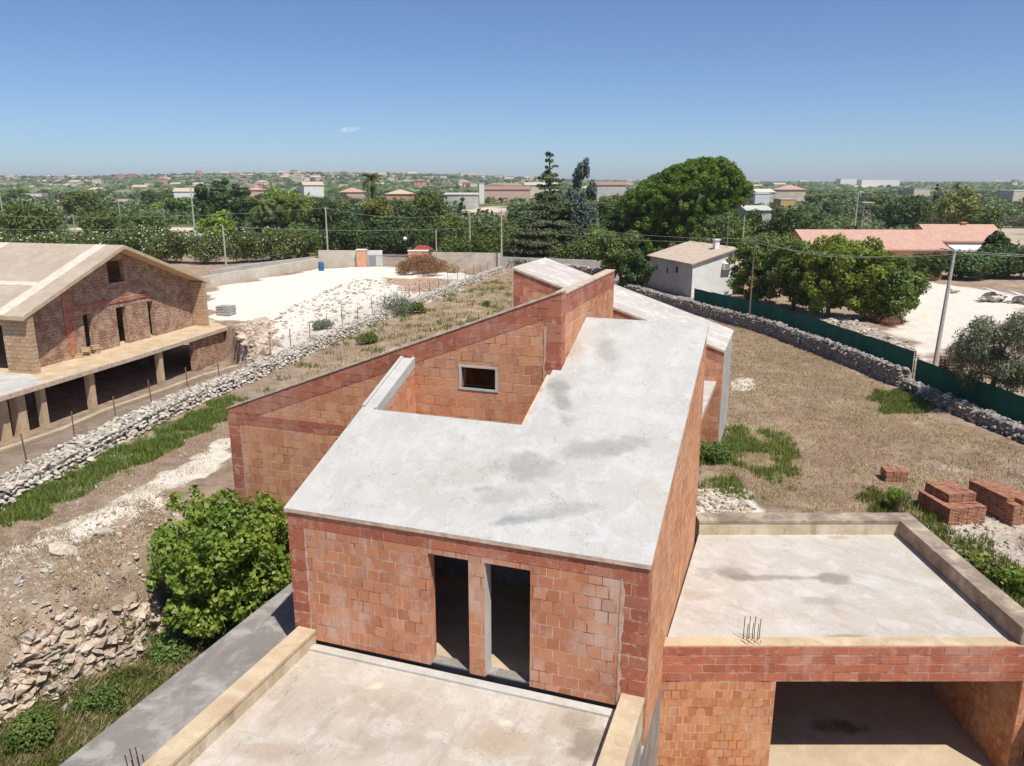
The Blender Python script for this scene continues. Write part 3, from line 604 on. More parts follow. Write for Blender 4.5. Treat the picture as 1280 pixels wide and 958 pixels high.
# reinforcement bars
def rebar(T, spots, z0, hs, tilt=0.0):
    for (x, y), h in zip(spots, hs):
        b = MB(); b.tube([T(x, y, z0), T(x + tilt, y + .01, z0 + h * .5), T(x + tilt * 2.2, y, z0 + h)], .0085, 6); part('rebar', b, [M['rust_and_shadow']])
c0 = G(930, 801, .01)
rebar(TI, [(c0[0] + i * .058, c0[1] + (.0 if i % 2 else .06)) for i in range(7)], .0, [.56, .42, .56, .44, .56, .42, .50], .002)
for i in range(3):
    b = MB(); x = c0[0] + i * .13 - .06; b.tube([(x, c0[1] - .02, .03), (x + .1, c0[1] - .16, .012), (x + .16, c0[1] - .03, .03)], .007, 5); part('rebar', b, [M['rust_and_shadow']])
c1 = G(165, 985, -.3)
rebar(TI, [(c1[0] + i * .05, c1[1] + (i % 2) * .08) for i in range(6)], -.3, [.66, .72, .55, .74, .62, .6], -.02)
c2 = G(1135, 652, .0)
rebar(TI, [(11.2 + (i % 4) * .09, 21.3 + (i // 4) * .10) for i in range(10)], -.3, [1.2, 1.3, 1.1, 1.25, 1.35, 1.15, 1.2, 1.3, 1.1, 1.2], .02)

# ================================================================== the neighbour's unfinished house
A2 = R(14.3); O2 = G(45, 468, -.4)
e2 = np.array([math.sin(A2), math.cos(A2), 0]); n2 = np.array([math.cos(A2), -math.sin(A2), 0])
def TL(x, y, z): return np.array([O2[0], O2[1], 0]) + n2 * x + e2 * y + np.array([0, 0, z])
M['roof_tan'] = concrete_mat('roof_tan', (0.44, 0.365, 0.285), (0.38, 0.31, 0.24), (0.52, 0.45, 0.36), (A2, .5, 3.0), amt=.6, dirt=(.36, .29, .22))
M['band'] = plain('band', (0.62, 0.53, 0.43), .15, .95, 2)
nb = empty('unfinished_house', TL(-6, 7, -2.9), 'unfinished neighbouring brick house with tan gabled concrete roof over open column basement', 'house')
zr = lambda x, y: 5.95 - .385 * abs(y - 7.8)
b = MB(); b.slab(TL, [(-16, -.35), (0.05, -.35), (0.05, 7.8), (-16, 7.8)], zr, .22); b.slab(TL, [(-16, 7.8), (0.05, 7.8), (0.05, 15.95), (-16, 15.95)], zr, .22); rf = part('roof', b, [M['roof_tan'], M['beige_concrete']], nb)
b = MB()
for x0, x1 in ((-2.0, -1.2), (-9.4, -8.5)): b.slab(TL, [(x0, -.3), (x1, -.3), (x1, 7.75), (x0, 7.75)], lambda x, y: zr(x, y) + .03, .025, 0, 0)
b.slab(TL, [(-16, 2.7), (-2.05, 2.7), (-2.05, 3.1), (-16, 3.1)], lambda x, y: zr(x, y) + .026, .02, 0, 0); part('roof_band', b, [M['band']], rf)
b = MB(); b.wall(TL, (-16, 0), (0, 0), .35, -.4, 2.7, [(9.4, 14.2, -.4, 2.2), (3, 5.5, -.4, 2.2)]); part('front_wall', b, [M['brick_tuff'], M['mortar']], nb)
b = MB(); b.wall(TL, (-.001, 15.15), (-.001, 15.5), 3, -.4, 2.75); part('side_wall', b, [M['brick_tuff'], M['mortar']], nb)
b = MB(); b.wall(TL, (-1.05, .36), (-1.05, 15.14), .3, -.4, [(0, 2.85), (7.44, 5.68), (14.78, 2.9)], [(4.55, 5.2, -.4, 2.0), (7.3, 8.15, -.4, 2.02), (10.2, 10.75, -.4, 2.0), (7.0, 8.4, 3.6, 4.95)], mt=0)
part('gable_wall', b, [M['brick_old'], M['mortar']], nb)
b = MB(); b.wall(TL, (-1.0, 4.0), (-1.0, 10.9), .04, 2.35, 2.6); b.wall(TL, (-1.01, 3.5), (-1.01, 4.1), .04, -.4, 4.2); part('wall_column', b, [M['tile_beam'], M['mortar']], nb)
b = MB(); b.wall(TL, (-15.5, 15.5), (-15.5, .36), .3, -.4, 2.7); b.wall(TL, (-3.1, 15.5), (-15, 15.5), .3, -.4, 2.75); part('back_wall', b, [M['brick_old'], M['mortar']], nb)
b = MB(); b.slab(TL, [(-18, -6), (2.12, -6), (2.08, -1.5), (2.02, 6), (1.42, 18.4), (-.1, 18.4), (-16, 18.4)], lambda x, y: -.40, .24, 0, 1); part('floor_slab', b, [M['beige_concrete'], M['mortar']], nb)
b = MB(); b.slab(TL, [(-17.9, -5.95), (2.05, -5.95), (2.02, -1.6), (-.1, -.2), (-17.9, -.2)], lambda x, y: -.386, .01, 0, 0); part('terrace', b, [M['light_concrete']], nb)
for (px, py, w) in ((28, 546, .5), (59, 536, .34), (120, 514, .36), (211, 483, .34), (8, 552, .4)):
    q = G(px, py, -2.85) - np.array([O2[0], O2[1], 0]); x, y = q @ n2, q @ e2; x = min(x, 1.75)
    b = MB(); b.box(TL, (x - w, y, -2.9), (x, y + w, -.642)); part('column', b, [M['beige_concrete']], nb)
for x, y in ((-3, -3), (-3, 2), (-3, 7), (-3, 12)):
    b = MB(); b.box(TL, (x - .4, y, -2.9), (x, y + .4, -.642)); part('column', b, [M['grey_concrete']], nb)
b = MB(); b.wall(TL, (1.5, 11.4), (1.3, 14.6), .3, -2.9, -.645); b.wall(TL, (1.28, 14.7), (1.0, 18.2), .3, -2.9, -.645); part('basement_wall', b, [M['brick_old'], M['mortar']], nb)
b = MB(); b.wall(TL, (-6, -6), (-6, 18), .3, -2.9, -.645); part('basement_wall', b, [M['soffit'], M['mortar']], nb)

# hollow bricks helper: a single block with holes shown as dark ends
M['block_red'] = brick_mat('block_red', 0.25, 0.045, (0.64, 0.32, 0.20), (0.50, 0.22, 0.135), (0.12, 0.05, 0.035), 0.012, 0.2, (.5, .3, .22))
M['block_grey'] = brick_mat('block_grey', 0.5, 0.2, (0.44, 0.43, 0.41), (0.36, 0.35, 0.33), (0.2, 0.19, 0.18), 0.02, 0.1)
def brick_pack(loc, yaw, nx_, ny_, nz_, bx, by, bz, mat, label, cat='brick stack', group=None, jitter=.012, drop=()):
    t = empty('brick_stack', loc, label, cat, group); c, s_ = math.cos(yaw), math.sin(yaw)
    T = lambda x, y, z: np.array([loc[0] + c * x - s_ * y, loc[1] + s_ * x + c * y, loc[2] + z])
    for k in range(nz_):
        b = MB()
        for i in range(nx_):
            for j in range(ny_):
                if k == nz_ - 1 and (i, j) in drop: continue
                jx, jy = random.uniform(-jitter, jitter), random.uniform(-jitter, jitter)
                x0 = (i - nx_ / 2) * bx + jx; y0 = (j - ny_ / 2) * by + jy
                b.box(T, (x0 + .004, y0 + .004, k * bz + .003), (x0 + bx - .004, y0 + by - .004, (k + 1) * bz - .003))
        b.build('brick_layer', [mat], t)
    return t
p = G(1205, 656, -.3); zt = gz(p[0], p[1] + .5)
brick_pack((p[0] - .05, p[1] + .72, zt), R(8), 4, 5, 4, .30, .30, .135, M['block_red'], 'wide red brick stack below the smaller one, behind the garage roof', group='red brick stacks on the dry ground')
brick_pack((p[0] + .0, p[1] + .95, zt + .542), R(10), 2, 4, 2, .46, .27, .135, M['block_red'], 'smaller red brick stack lying on top of the wide stack', group='red brick stacks on the dry ground')
p = G(1268, 657, -.3); zt = gz(p[0], p[1] + .5)
brick_pack((p[0] + .05, p[1] + .85, zt), R(12), 3, 6, 6, .28, .30, .13, M['block_red'], 'tall red brick stack at the right edge, right of the double one', group='red brick stacks on the dry ground', drop=((0, 0), (2, 5)))
p = G(1122, 604, -.3)
brick_pack((p[0], p[1] + .3, gz(p[0], p[1])), R(-6), 3, 2, 3, .24, .28, .13, M['block_red'], 'small orange block of bricks behind the green tuft', group='red brick stacks on the dry ground')
q = G(281, 397, -.4)
brick_pack((q[0], q[1] + .4, -.395), R(-14), 2, 2, 4, .55, .5, .21, M['block_grey'], 'pale grey concrete block stack on the end of the neighbouring slab')
for i, (dx, dy, z, a) in enumerate([(0, 0, 0, .2), (.5, .1, 0, 1.1), (.9, .5, 0, .5), (.3, .55, 0, .9), (.55, .35, .24, .3), (.95, .9, 0, 1.4), (1.1, .8, .25, .7), (1.25, 1.3, 0, .1), (1.3, 1.25, .26, 1.0)]):
    q = G(72, 451, -.4); loc = (q[0] + dx - .1, q[1] + dy * 1.6, -.395 + z)
    b = MB(); c, s_ = math.cos(a), math.sin(a)
    T = lambda x, y, zz: np.array([loc[0] + c * x - s_ * y, loc[1] + s_ * x + c * y, loc[2] + zz])
    b.box(T, (-.25, -.14, 0), (.25, .14, .24))
    tag(b.build('loose_brick', [M['brick_tuff']], None, loc), 'pale loose blocks heaped on the neighbouring slab by the shaded gable', 'brick', 'loose blocks heaped on the neighbouring slab')
# concrete kerb along the excavation
kp = [G(*p, -.55)[:2] for p in [(-60, 594), (0, 571), (74, 545), (130, 520), (200, 495), (250, 476), (296, 463)]]
b = MB()
for i in range(len(kp) - 1):
    a, c = kp[i], kp[i + 1]; L_ = np.linalg.norm(c - a)
    b.wall(TI, (c[0], c[1]), (a[0], a[1]), .28, -2.9, -.22, mt=0)
tag(b.build('retaining_wall', [M['beige_concrete'], M['mortar']], None, (kp[2][0], kp[2][1], -2.9)), 'low pale concrete retaining wall edging the neighbouring basement pit', 'wall')

# ================================================================== dry stone walls
def ico(sub=1):
    bm = bmesh.new(); bmesh.ops.create_icosphere(bm, subdivisions=sub, radius=1)
    V = np.array([v.co[:] for v in bm.verts]); F = np.array([[v.index for v in f.verts] for f in bm.faces]); bm.free(); return V, F
ICO1 = ico(1)
def hull_rock(seed, n=13):
    r = np.random.default_rng(seed); bm = bmesh.new(); P = r.normal(size=(n, 3)); P /= np.linalg.norm(P, axis=1)[:, None]; P *= r.uniform(.8, 1.1, (n, 1))
    vs = [bm.verts.new(p) for p in P]; o = bmesh.ops.convex_hull(bm, input=vs); bmesh.ops.delete(bm, geom=[v for v in bm.verts if not v.link_faces], context='VERTS')
    bm.verts.index_update(); bmesh.ops.triangulate(bm, faces=bm.faces[:]); bm.verts.index_update()
    V = np.array([v.co[:] for v in bm.verts]); F = np.array([[v.index for v in f.verts] for f in bm.faces]); bm.free(); return V, F
ROCKS = [hull_rock(i) for i in range(14)]
def rocks(C, Sz, seed=1):
    r = np.random.default_rng(seed); k = r.integers(0, len(ROCKS), len(C)); Va = []; Fa = []; Ca = []; o = 0
    for i, (V0, F0) in enumerate(ROCKS):
        m = np.where(k == i)[0]; n = len(m)
        if not n: continue
        V = np.repeat(V0[None], n, 0) * (np.stack([r.uniform(.8, 1.5, n), r.uniform(.6, 1.0, n), r.uniform(.4, .8, n)], 1) * np.array(Sz)[m][:, None])[:, None, :]
        a = r.uniform(0, 2 * np.pi, n)[:, None]; t = r.normal(0, .3, n)[:, None]; c, s = np.cos(a), np.sin(a)
        x = V[..., 0] * c - V[..., 1] * s; y = V[..., 0] * s + V[..., 1] * c; z = V[..., 2] + x * t; V = np.stack([x, y, z], -1) + np.array(C)[m][:, None, :]
        Va.append(V.reshape(-1, 3)); Fa.append((F0[None] + (np.arange(n) * len(V0))[:, None, None]).reshape(-1, 3) + o); o += n * len(V0)
        tone = r.uniform(.7, 1.12, n); hue = r.uniform(-.05, .05, n); Ca.append(np.repeat(np.stack([tone * (1 + hue), tone, tone * (1 - hue * 1.3)], 1), len(V0), 0))
    return np.concatenate(Va), np.concatenate(Fa), np.concatenate(Ca)
def stones(C, Sz, seed=1, flat=.75, block=.5):
    """C centres (n,3), Sz sizes (n,) -> V,F,col : lumpy angular stones"""
    r = np.random.default_rng(seed); V0, F0 = ICO1; n = len(C)
    Vb = np.sign(V0) * np.abs(V0) ** (1 - block * .6); Vb /= np.abs(Vb).max()
    V = np.repeat(Vb[None], n, 0) * (1 + r.normal(0, .13, (n, len(V0), 1)))
    V *= (np.stack([r.uniform(.8, 1.35, n), r.uniform(.65, 1.0, n), r.uniform(.5, .9, n) * flat / .75], 1) * Sz[:, None])[:, None, :]
    a = r.uniform(0, 2 * np.pi, n); c, s = np.cos(a)[:, None], np.sin(a)[:, None]
    x = V[..., 0] * c - V[..., 1] * s; y = V[..., 0] * s + V[..., 1] * c; V[..., 0] = x; V[..., 1] = y
    t = r.normal(0, .25, n)[:, None]; z = V[..., 2] + x * t; V[..., 2] = z
    V += C[:, None, :]
    F = (F0[None] + (np.arange(n) * len(V0))[:, None, None]).reshape(-1, 3)
    tone = r.uniform(.55, 1.15, n); hue = r.uniform(-.06, .06, n)
    col = np.stack([tone * (1 + hue), tone, tone * (1 - hue * 1.3)], 1)
    return V.reshape(-1, 3), F, np.repeat(col, len(V0), 0)
M['stone'] = vcol_mat('stone', (0.60, 0.54, 0.46), (0.38, 0.33, 0.27))
M['stone_shaded'] = vcol_mat('stone_shaded', (0.40, 0.36, 0.32), (0.20, 0.17, 0.16))  # darker stone: the right wall's shade is put into the colour
M['stone_pale'] = vcol_mat('stone_pale', (0.55, 0.49, 0.41), (0.34, 0.28, 0.22))
M['rock_tan'] = vcol_mat('rock_tan', (0.60, 0.51, 0.41), (0.42, 0.30, 0.215), 6, .08)
M['core'] = plain('core', (0.22, 0.19, 0.16), .3, .95, 4)
def resample(path, step):
    P = np.array(path, float); d = np.r_[0, np.cumsum(np.hypot(*np.diff(P, axis=0).T))]
    q = np.arange(0, d[-1], step); return np.stack([np.interp(q, d, P[:, 0]), np.interp(q, d, P[:, 1])], 1), q, d[-1]
def dirs(P):
    t = np.gradient(P, axis=0); t /= np.linalg.norm(t, axis=1)[:, None]; return t, np.stack([t[:, 1], -t[:, 0]], 1)
def stone_wall(name, path, w, h, size, label, mat='stone', seed=1, per=1.0, slump=0.0, base=None, core=True):
    r = np.random.default_rng(seed); P, q, Lt = resample(path, size * 1.1); t, n = dirs(P); C = []; Sz = []
    wf_ = (lambda s: np.interp(s / Lt, [0, 1], w)) if hasattr(w, '__len__') else (lambda s: w + 0 * s)
    hf = (lambda s: np.interp(s / Lt, np.linspace(0, 1, len(h)), h)) if hasattr(h, '__len__') else (lambda s: h + 0 * s)
    W_, H_ = wf_(q), hf(q); gzv = ground_h(P[:, 0], P[:, 1]) if base is None else np.full(len(P), base)
    rows = max(2, int(np.max(H_) / (size * .8)) + 1)
    for i in range(len(P)):
        for k in range(rows):
            z = (k + .5) / rows * H_[i]
            ww = W_[i] * (1 - slump * (k / rows))
            cols = max(2, int(round(ww / (size * 1.15))) + 1)
            for j in range(cols):
                if 0 < j < cols - 1 and k < rows - 1: continue
                u = (j / (cols - 1) - .5) * (ww - size * .8)
                c = P[i] + n[i] * (u + r.normal(0, size * .12)) + t[i] * r.normal(0, size * .22)
                C.append([c[0], c[1], gzv[i] + z + r.normal(0, size * .10)]); Sz.append(size * r.uniform(.42, .8))
    V, F_, col = rocks(np.array(C), np.array(Sz) * 1.12, seed)
    o = (*P[len(P) // 2], gzv[len(P) // 2])
    root = empty(name, o, label, 'wall')
    np_mesh('stonework', V, F_, [M[mat]], root, col=col)
    if core:
        b = MB()
        for i in range(0, len(P) - 1, 3):
            j = min(i + 3, len(P) - 1)
            a, c = P[i], P[j]; wi = W_[i] * (1 - slump * .6) * .42; 
            b.wall(TI, a - n[i] * -wi, c - n[j] * -wi, wi * 2, float(gzv[i]) - .2, float(gzv[i] + H_[i] * .82), mt=0)
        b.build('wall_core', [M['core']], root)
    return root
LW = [G(*p, 0)[:2] for p in [(-60, 652), (0, 612), (110, 555), (215, 504), (320, 461), (450, 404), (560, 360), (626, 336)]]
stone_wall('stone_wall', LW, (1.7, .9), (.55, .5, .55), .19, 'long tumbled grey dry stone wall running along the left boundary', seed=4, slump=.45)
RW = [(9.0, 80), (10.4, 74), (12.1, 67.5), (14.25, 61.5), (17.2, 53.6), (18.6, 46), (19.65, 38.4)]
stone_wall('stone_wall', RW, .55, (.9, .95, 1.0), .22, 'dry stone wall coloured for its shaded face below the green screen on the right', 'stone_shaded', seed=5, slump=.1)
stone_wall('stone_wall', [(19.45, 37.7), (19.75, 34.6), (20.3, 31.2), (20.9, 27), (22.5, 20)], .7, (.62, .6, .6), .22, 'lower step of dry stone wall at the right edge under the screen', 'stone_shaded', seed=6, slump=.25)
stone_wall('stone_wall', [(3.6, 88), (7.0, 87), (10.4, 80)], .5, 1.25, .26, 'pale stone wall behind the small rear roof block', 'stone_pale', seed=8, slump=.05)
# rubble: sits on the cut slope, countless pieces
def scatter(polys, n, smin, smax, seed, z=None, power=2.5):
    r = np.random.default_rng(seed); P = np.array(polys); lo, hi = P.min(0), P.max(0); out = []
    while len(out) < n:
        q = r.uniform(lo, hi, (n * 2, 2)); ins = sdist(polys, q[:, 0], q[:, 1]) > 0; out += list(q[ins])
    q = np.array(out[:n]); h = ground_h(q[:, 0], q[:, 1]); sz = smin + (smax - smin) * r.random(n) ** power
    return np.stack([q[:, 0], q[:, 1], h + sz * .15], 1), sz
def rubble(poly, n, a, c, seed, mat, label, name='rubble', power=2.5, sink=0.0):
    C, Sz = scatter(poly, n, a, c, seed, power=power); C[:, 2] -= Sz * sink; V, F_, col = rocks(C, Sz, seed)
    return tag(np_mesh(name, V, F_, [M[mat]], None, col=col), label, 'rubble', kind='stuff')
rubble(pxpoly([(-60, 700), (60, 690), (150, 640), (215, 620), (240, 660), (215, 700), (190, 790), (110, 850), (0, 900), (-60, 920)], -.4), 3600, .010, .10, 1, 'stone_pale', 'pale limestone rubble littering the cut slope at the left', power=3.5)
rubble(pxpoly([(-40, 850), (60, 800), (130, 770), (195, 730), (200, 790), (110, 850), (0, 900)], -1.2), 3600, .04, .30, 2, 'rock_tan', 'broken tan rock of the excavation face', power=2.4, sink=.75)
rubble(pxpoly([(360, 385), (440, 350), (560, 350), (600, 356), (560, 375), (480, 392), (420, 405), (345, 440), (320, 450), (315, 425)]), 1500, .04, .28, 3, 'stone_pale', 'pale rubble strewn over the chalky lot', power=3)
rubble(pxpoly([(296, 440), (300, 405), (330, 398), (345, 430), (320, 455)]), 320, .06, .45, 4, 'rock_tan', 'reddish rubble spilling beside the neighbouring slab', power=2)
rubble(pxpoly([(1150, 655), (1300, 645), (1300, 790), (1250, 730)]), 500, .02, .12, 5, 'stone_pale', 'pale pebbles beside the garage roof')
rubble(pxpoly([(870, 612), (925, 612), (945, 640), (870, 640)]), 350, .02, .16, 6, 'stone_pale', 'white stones in the gap behind the garage roof')
rubble(pxpoly([(905, 410), (960, 415), (1100, 480), (1160, 520), (1280, 560), (1280, 640), (905, 600)]), 1400, .01, .06, 7, 'stone_pale', 'small pale stones scattered through the dry field')
rubble(pxpoly([(0, 610), (120, 560), (280, 510), (292, 560), (0, 720)]), 900, .01, .07, 8, 'stone_pale', 'small stones on the left dirt track')
rubble(pxpoly([(1030, 390), (1140, 430), (1150, 452), (1020, 398)]), 420, .06, .3, 9, 'stone_pale', 'pale stone heap behind the green screen', power=1.6)
rubble(pxpoly([(0, 548), (75, 535), (110, 530), (0, 572)], -.6), 200, .03, .16, 10, 'rock_tan', 'red and tan debris at the pit edge')
for i, (px, py, s_, lb) in enumerate([(128, 668, .34, 'flat pale boulder uppermost on the cut slope'), (148, 674, .26, 'pale boulder just right of the flat uppermost one'), (80, 695, .42, 'long white boulder on the upper middle of the slope'), (20, 733, .3, 'white boulder at the left edge of the slope'), (64, 785, .36, 'broad tan boulder above the broken rock face'), (100, 820, .22, 'small rounded boulder on the broken rock face')]):
    q = G(px, py, -.3); q[2] = gz(q[0], q[1]) + .06
    V, F_, col = rocks(np.array([q]), np.array([s_ * .8]), 40 + i); tag(np_mesh('boulder', V, F_, [M['stone_pale']], None, q, col=np.clip(col, .85, 1.1)), lb, 'boulder', 'boulders on the cut slope')

# ================================================================== foliage
M['leaf_fig'] = leaf_mat('leaf_fig', (0.085, 0.14, 0.02), (0.26, 0.32, 0.055), .28, .45)
M['leaf_mid'] = leaf_mat('leaf_mid', (0.065, 0.105, 0.022), (0.175, 0.225, 0.055), .22)
M['leaf_bright'] = leaf_mat('leaf_bright', (0.11, 0.165, 0.022), (0.28, 0.36, 0.055), .28)
M['leaf_dark'] = leaf_mat('leaf_dark', (0.036, 0.064, 0.018), (0.095, 0.135, 0.038), .15)
M['leaf_pine'] = leaf_mat('leaf_pine', (0.06, 0.13, 0.014), (0.17, 0.29, 0.03), .28)
M['leaf_cedar'] = leaf_mat('leaf_cedar', (0.06, 0.088, 0.034), (0.165, 0.195, 0.085), .15)
M['leaf_blue'] = leaf_mat('leaf_blue', (0.055, 0.08, 0.065), (0.145, 0.18, 0.15), .15)
M['leaf_olive'] = leaf_mat('leaf_olive', (0.085, 0.105, 0.055), (0.22, 0.25, 0.155), .15)
M['leaf_yellow'] = leaf_mat('leaf_yellow', (0.10, 0.12, 0.022), (0.26, 0.27, 0.07), .25)
M['flower'] = leaf_mat('flower', (0.5, 0.47, 0.43), (0.7, 0.68, 0.62), .2)
M['straw'] = leaf_mat('straw', (0.26, 0.18, 0.11), (0.46, 0.35, 0.225), .2, .9)
M['grass'] = leaf_mat('grass', (0.07, 0.11, 0.018), (0.24, 0.28, 0.065), .25, .8)
M['twig'] = leaf_mat('twig', (0.17, 0.085, 0.04), (0.36, 0.20, 0.10), .05, .9)
M['bark'] = plain('bark', (0.13, 0.10, 0.075), .4, .95, 12)
def leaves(blobs, n, size, seed, squash=.55, outward=.9, ratio=.55, shell=.28, droop=0.0, low=.0):
    r = np.random.default_rng(seed); B = np.array(blobs, float); A = (B[:, 3] * B[:, 4] + B[:, 4] * B[:, 5] + B[:, 3] * B[:, 5]); A /= A.sum()
    k = r.choice(len(B), n, p=A); d = r.normal(size=(n, 3)); d /= np.linalg.norm(d, axis=1)[:, None]
    rad = np.clip(1 - np.abs(r.normal(0, shell, n)), 0.05, 1) + r.normal(0, .05, n)
    p = B[k, :3] + d * B[k, 3:6] * rad[:, None]
    nrm = d * outward + r.normal(0, squash, (n, 3)) + np.array([0, 0, .25]); nrm /= np.linalg.norm(nrm, axis=1)[:, None]
    t = r.normal(size=(n, 3)); t[:, 2] -= droop; t -= nrm * (t * nrm).sum(1)[:, None]; t /= np.linalg.norm(t, axis=1)[:, None]
    s = np.cross(nrm, t); L_ = size * r.uniform(.6, 1.35, n)[:, None]
    V = np.stack([p - t * L_, p + s * L_ * ratio, p + t * L_, p - s * L_ * ratio], 1)
    bt = r.uniform(-.28, .28, len(B))[k]; c = np.clip(r.uniform(.1, .9, n) + bt, 0, 1)
    return V.reshape(-1, 3), np.arange(n * 4).reshape(-1, 4), np.repeat(c, 4)
def blob_set(w, h, z0, nb, br, seed, dome=.0, flatb=.8):
    """nb clumps within a crown of width w, height h starting at z0"""
    r = np.random.default_rng(seed); out = []
    for i in range(nb):
        d = r.normal(size=3); d /= np.linalg.norm(d); q = r.random() ** .45
        x, y, z = d * q
        if z < 0: f = min(1.45, 1 / math.sqrt(max(.3, 1 - z * z))) * (1 - dome * -z); x *= f; y *= f
        s = br * r.uniform(.65, 1.3)
        out.append((x * (w / 2 - s * .7), y * (w / 2 - s * .7), z0 + h / 2 + z * (h / 2 - s * .6), s, s, s * flatb))
    return out
def trunk_mb(h, r0, w, seed, n=5, lean=0.0, T0=(0, 0, 0), hf=.45):
    r = random.Random(seed); b = MB(); o = np.array(T0, float)
    k = h * hf; top = o + np.array([lean, lean * .5, k])
    b.tube([o + (0, 0, -.3), o + (lean * .3, 0, k * .5), top], [r0 * 1.25, r0 * .9, r0 * .75], 7)
    for i in range(n):
        a = 2 * math.pi * i / n + r.uniform(-.4, .4); q = r.uniform(.5, .85)
        e = o + np.array([math.cos(a) * w * .36 * q, math.sin(a) * w * .36 * q, h * r.uniform(.68, .88)])
        m = (top + e) / 2 + np.array([0, 0, h * .04]); b.tube([top - (0, 0, .1), m, e], [r0 * .5, r0 * .32, r0 * .12], 5)
    return b
def make_tree(name, cat, label, x, y, w, h, mat, n, leaf, seed, nb=26, br=None, z0=.22, group=None, z=None, trunk_r=None, flatb=.8, dome=.3, blobs=None, sq=.55, ratio=.55, outward=.9, droop=0, shell=.28, sx=1.0):
    z = gz(x, y) if z is None else z; org = (x, y, z)
    t = empty(name, org, label, cat, group)
    bs = blobs if blobs is not None else blob_set(w, h * (1 - z0), h * z0, nb, br or w * .17, seed, dome, flatb)
    bs = [(a * sx + x, b_ + y, c + z, d * (1 if sx == 1 else sx ** .5), e, f) for a, b_, c, d, e, f in bs]
    V, F_, col = leaves(bs, n, leaf, seed, sq, outward, ratio, droop=droop, shell=shell)
    np_mesh('crown', V, F_, [M[mat]], t, col=col)
    trunk_mb(h, trunk_r or w * .03, w, seed, T0=org).build('trunk', [M['bark']], t, smooth=True)
    return t
# --- the big fig bush in front of the villa
q = G(268, 700, -.4); FX, FY = q[0] + .15, q[1] + .45
fb = []
rr_ = random.Random(5)
for i in range(74):
    a = rr_.uniform(0, 6.28); d = rr_.random() ** .55
    fb.append((math.cos(a) * d * 1.55 - .1, math.sin(a) * d * 1.85, 1.5 + rr_.uniform(-1.3, 1.75) * (1 - .35 * d), rr_.uniform(.38, .62), rr_.uniform(.38, .62), rr_.uniform(.3, .5)))
for i in range(30):
    a = rr_.uniform(0, 6.28); q_ = rr_.uniform(-.6, 1.5); R_ = math.sqrt(max(0, 1 - (q_ / 1.9) ** 2)) * rr_.uniform(1.0, 1.12)
    fb.append((math.cos(a) * 1.75 * R_ - .1, math.sin(a) * 2.05 * R_, 1.5 + q_ * 1.25, rr_.uniform(.12, .28), rr_.uniform(.12, .28), rr_.uniform(.14, .3)))
make_tree('fig_tree', 'tree', 'dense bright green fig tree growing from the pit against the villa', FX, FY, 3.9, 3.8, 'leaf_fig', 19000, .078, 11, blobs=fb, ratio=.72, trunk_r=.09, z=-2.2, shell=.2, sq=.8)
# --- mid-ground trees (x, y from the photo)
def at_px(px, py): q = G(px, py, -.5); return q[0], q[1]
def spot(px, D): return (px - 640) / 985 * D * 1.02, D
def box_tree(px0, px1, ytop, D, zb=-.9):
    """crown centre x, width and height of a tree at distance D that spans px0..px1 and tops at ytop"""
    xc = ((px0 + px1) / 2 - 640) / 985 * D * .99; w = (px1 - px0) / 985 * D * .99
    tn = math.tan(PITCH + math.atan((ytop - 479) / FPX)); return xc, w, HC - D * tn - zb
def T_(name, cat, label, px0, px1, yt, D, mat, n, leaf, seed, **k):
    xc, w, h = box_tree(px0, px1, yt, D); return make_tree(name, cat, label, xc, D, w, h, mat, n, leaf, seed, **k)
# stone pine: huge rounded dome
xc, w, h = box_tree(762, 937, 200, 108)
pb = []; r_ = random.Random(3)
for i in range(900):
    a = r_.uniform(0, 6.28); d = r_.random() ** .5; X_ = math.cos(a) * d; Y_ = math.sin(a) * d
    tp = h * (1.0 - .30 * max(0, -(X_ - .25)) ** 1.5 - .75 * max(0, X_ - .55) ** 1.2 - .20 * Y_ * Y_) 
    zz = tp - .55 - r_.random() ** 1.9 * h * .76; s_ = r_.uniform(.45, .75)
    pb.append((X_ * (w / 2 - .7), Y_ * (w / 2 - 1.2), max(zz, 1.6), s_, s_, s_ * .8))
make_tree('pine_tree', 'tree', 'huge rounded bright green pine towering behind the little white house', xc, 108, w, h, 'leaf_pine', 120000, .16, 12, blobs=pb, trunk_r=.5, outward=1.0)
# cedar: stacked flat tiers around a mast
def tiered(name, label, px0, px1, yt, D, mat, n, leaf, seed, tiers=14, cone=1.0, cat='tree', flat=.22, topw=.10):
    xc, w, h = box_tree(px0, px1, yt, D); z = gz(xc, D); t = empty(name, (xc, D, z), label, cat); r = random.Random(seed); bs = []
    for i in range(tiers):
        f = i / (tiers - 1); rad = (w / 2) * (topw + (1 - topw) * (1 - f) ** cone) * r.uniform(.75, 1.1); m = max(3, int(9 * (1 - f) + 2))
        a0 = r.uniform(0, 6)
        for k in range(m):
            a = a0 + 6.28 * k / m + r.uniform(-.3, .3); q = r.uniform(.45, .85); L_ = rad * r.uniform(.35, .6)
            bs.append((xc + math.cos(a) * rad * q, D + math.sin(a) * rad * q, z + h * (.14 + .83 * f) + r.uniform(-.3, .3), max(.35, L_), max(.35, L_), max(.18, L_ * flat)))
    V, F_, col = leaves(bs, n, leaf, seed, .6, .5, .5, shell=.5); np_mesh('crown', V, F_, [M[mat]], t, col=col)
    b = MB(); b.tube([(xc, D, z - .3), (xc + .15, D, z + h * .6), (xc, D, z + h * .98)], [w * .035, w * .02, .05], 7)
    for bb in bs[::3]: b.tube([(xc, D, bb[2] - .3), ((xc + bb[0]) / 2, (D + bb[1]) / 2, bb[2] - .25), bb[:3]], [.12, .08, .03], 4)
    b.build('trunk', [M['bark']], t, smooth=True); return t
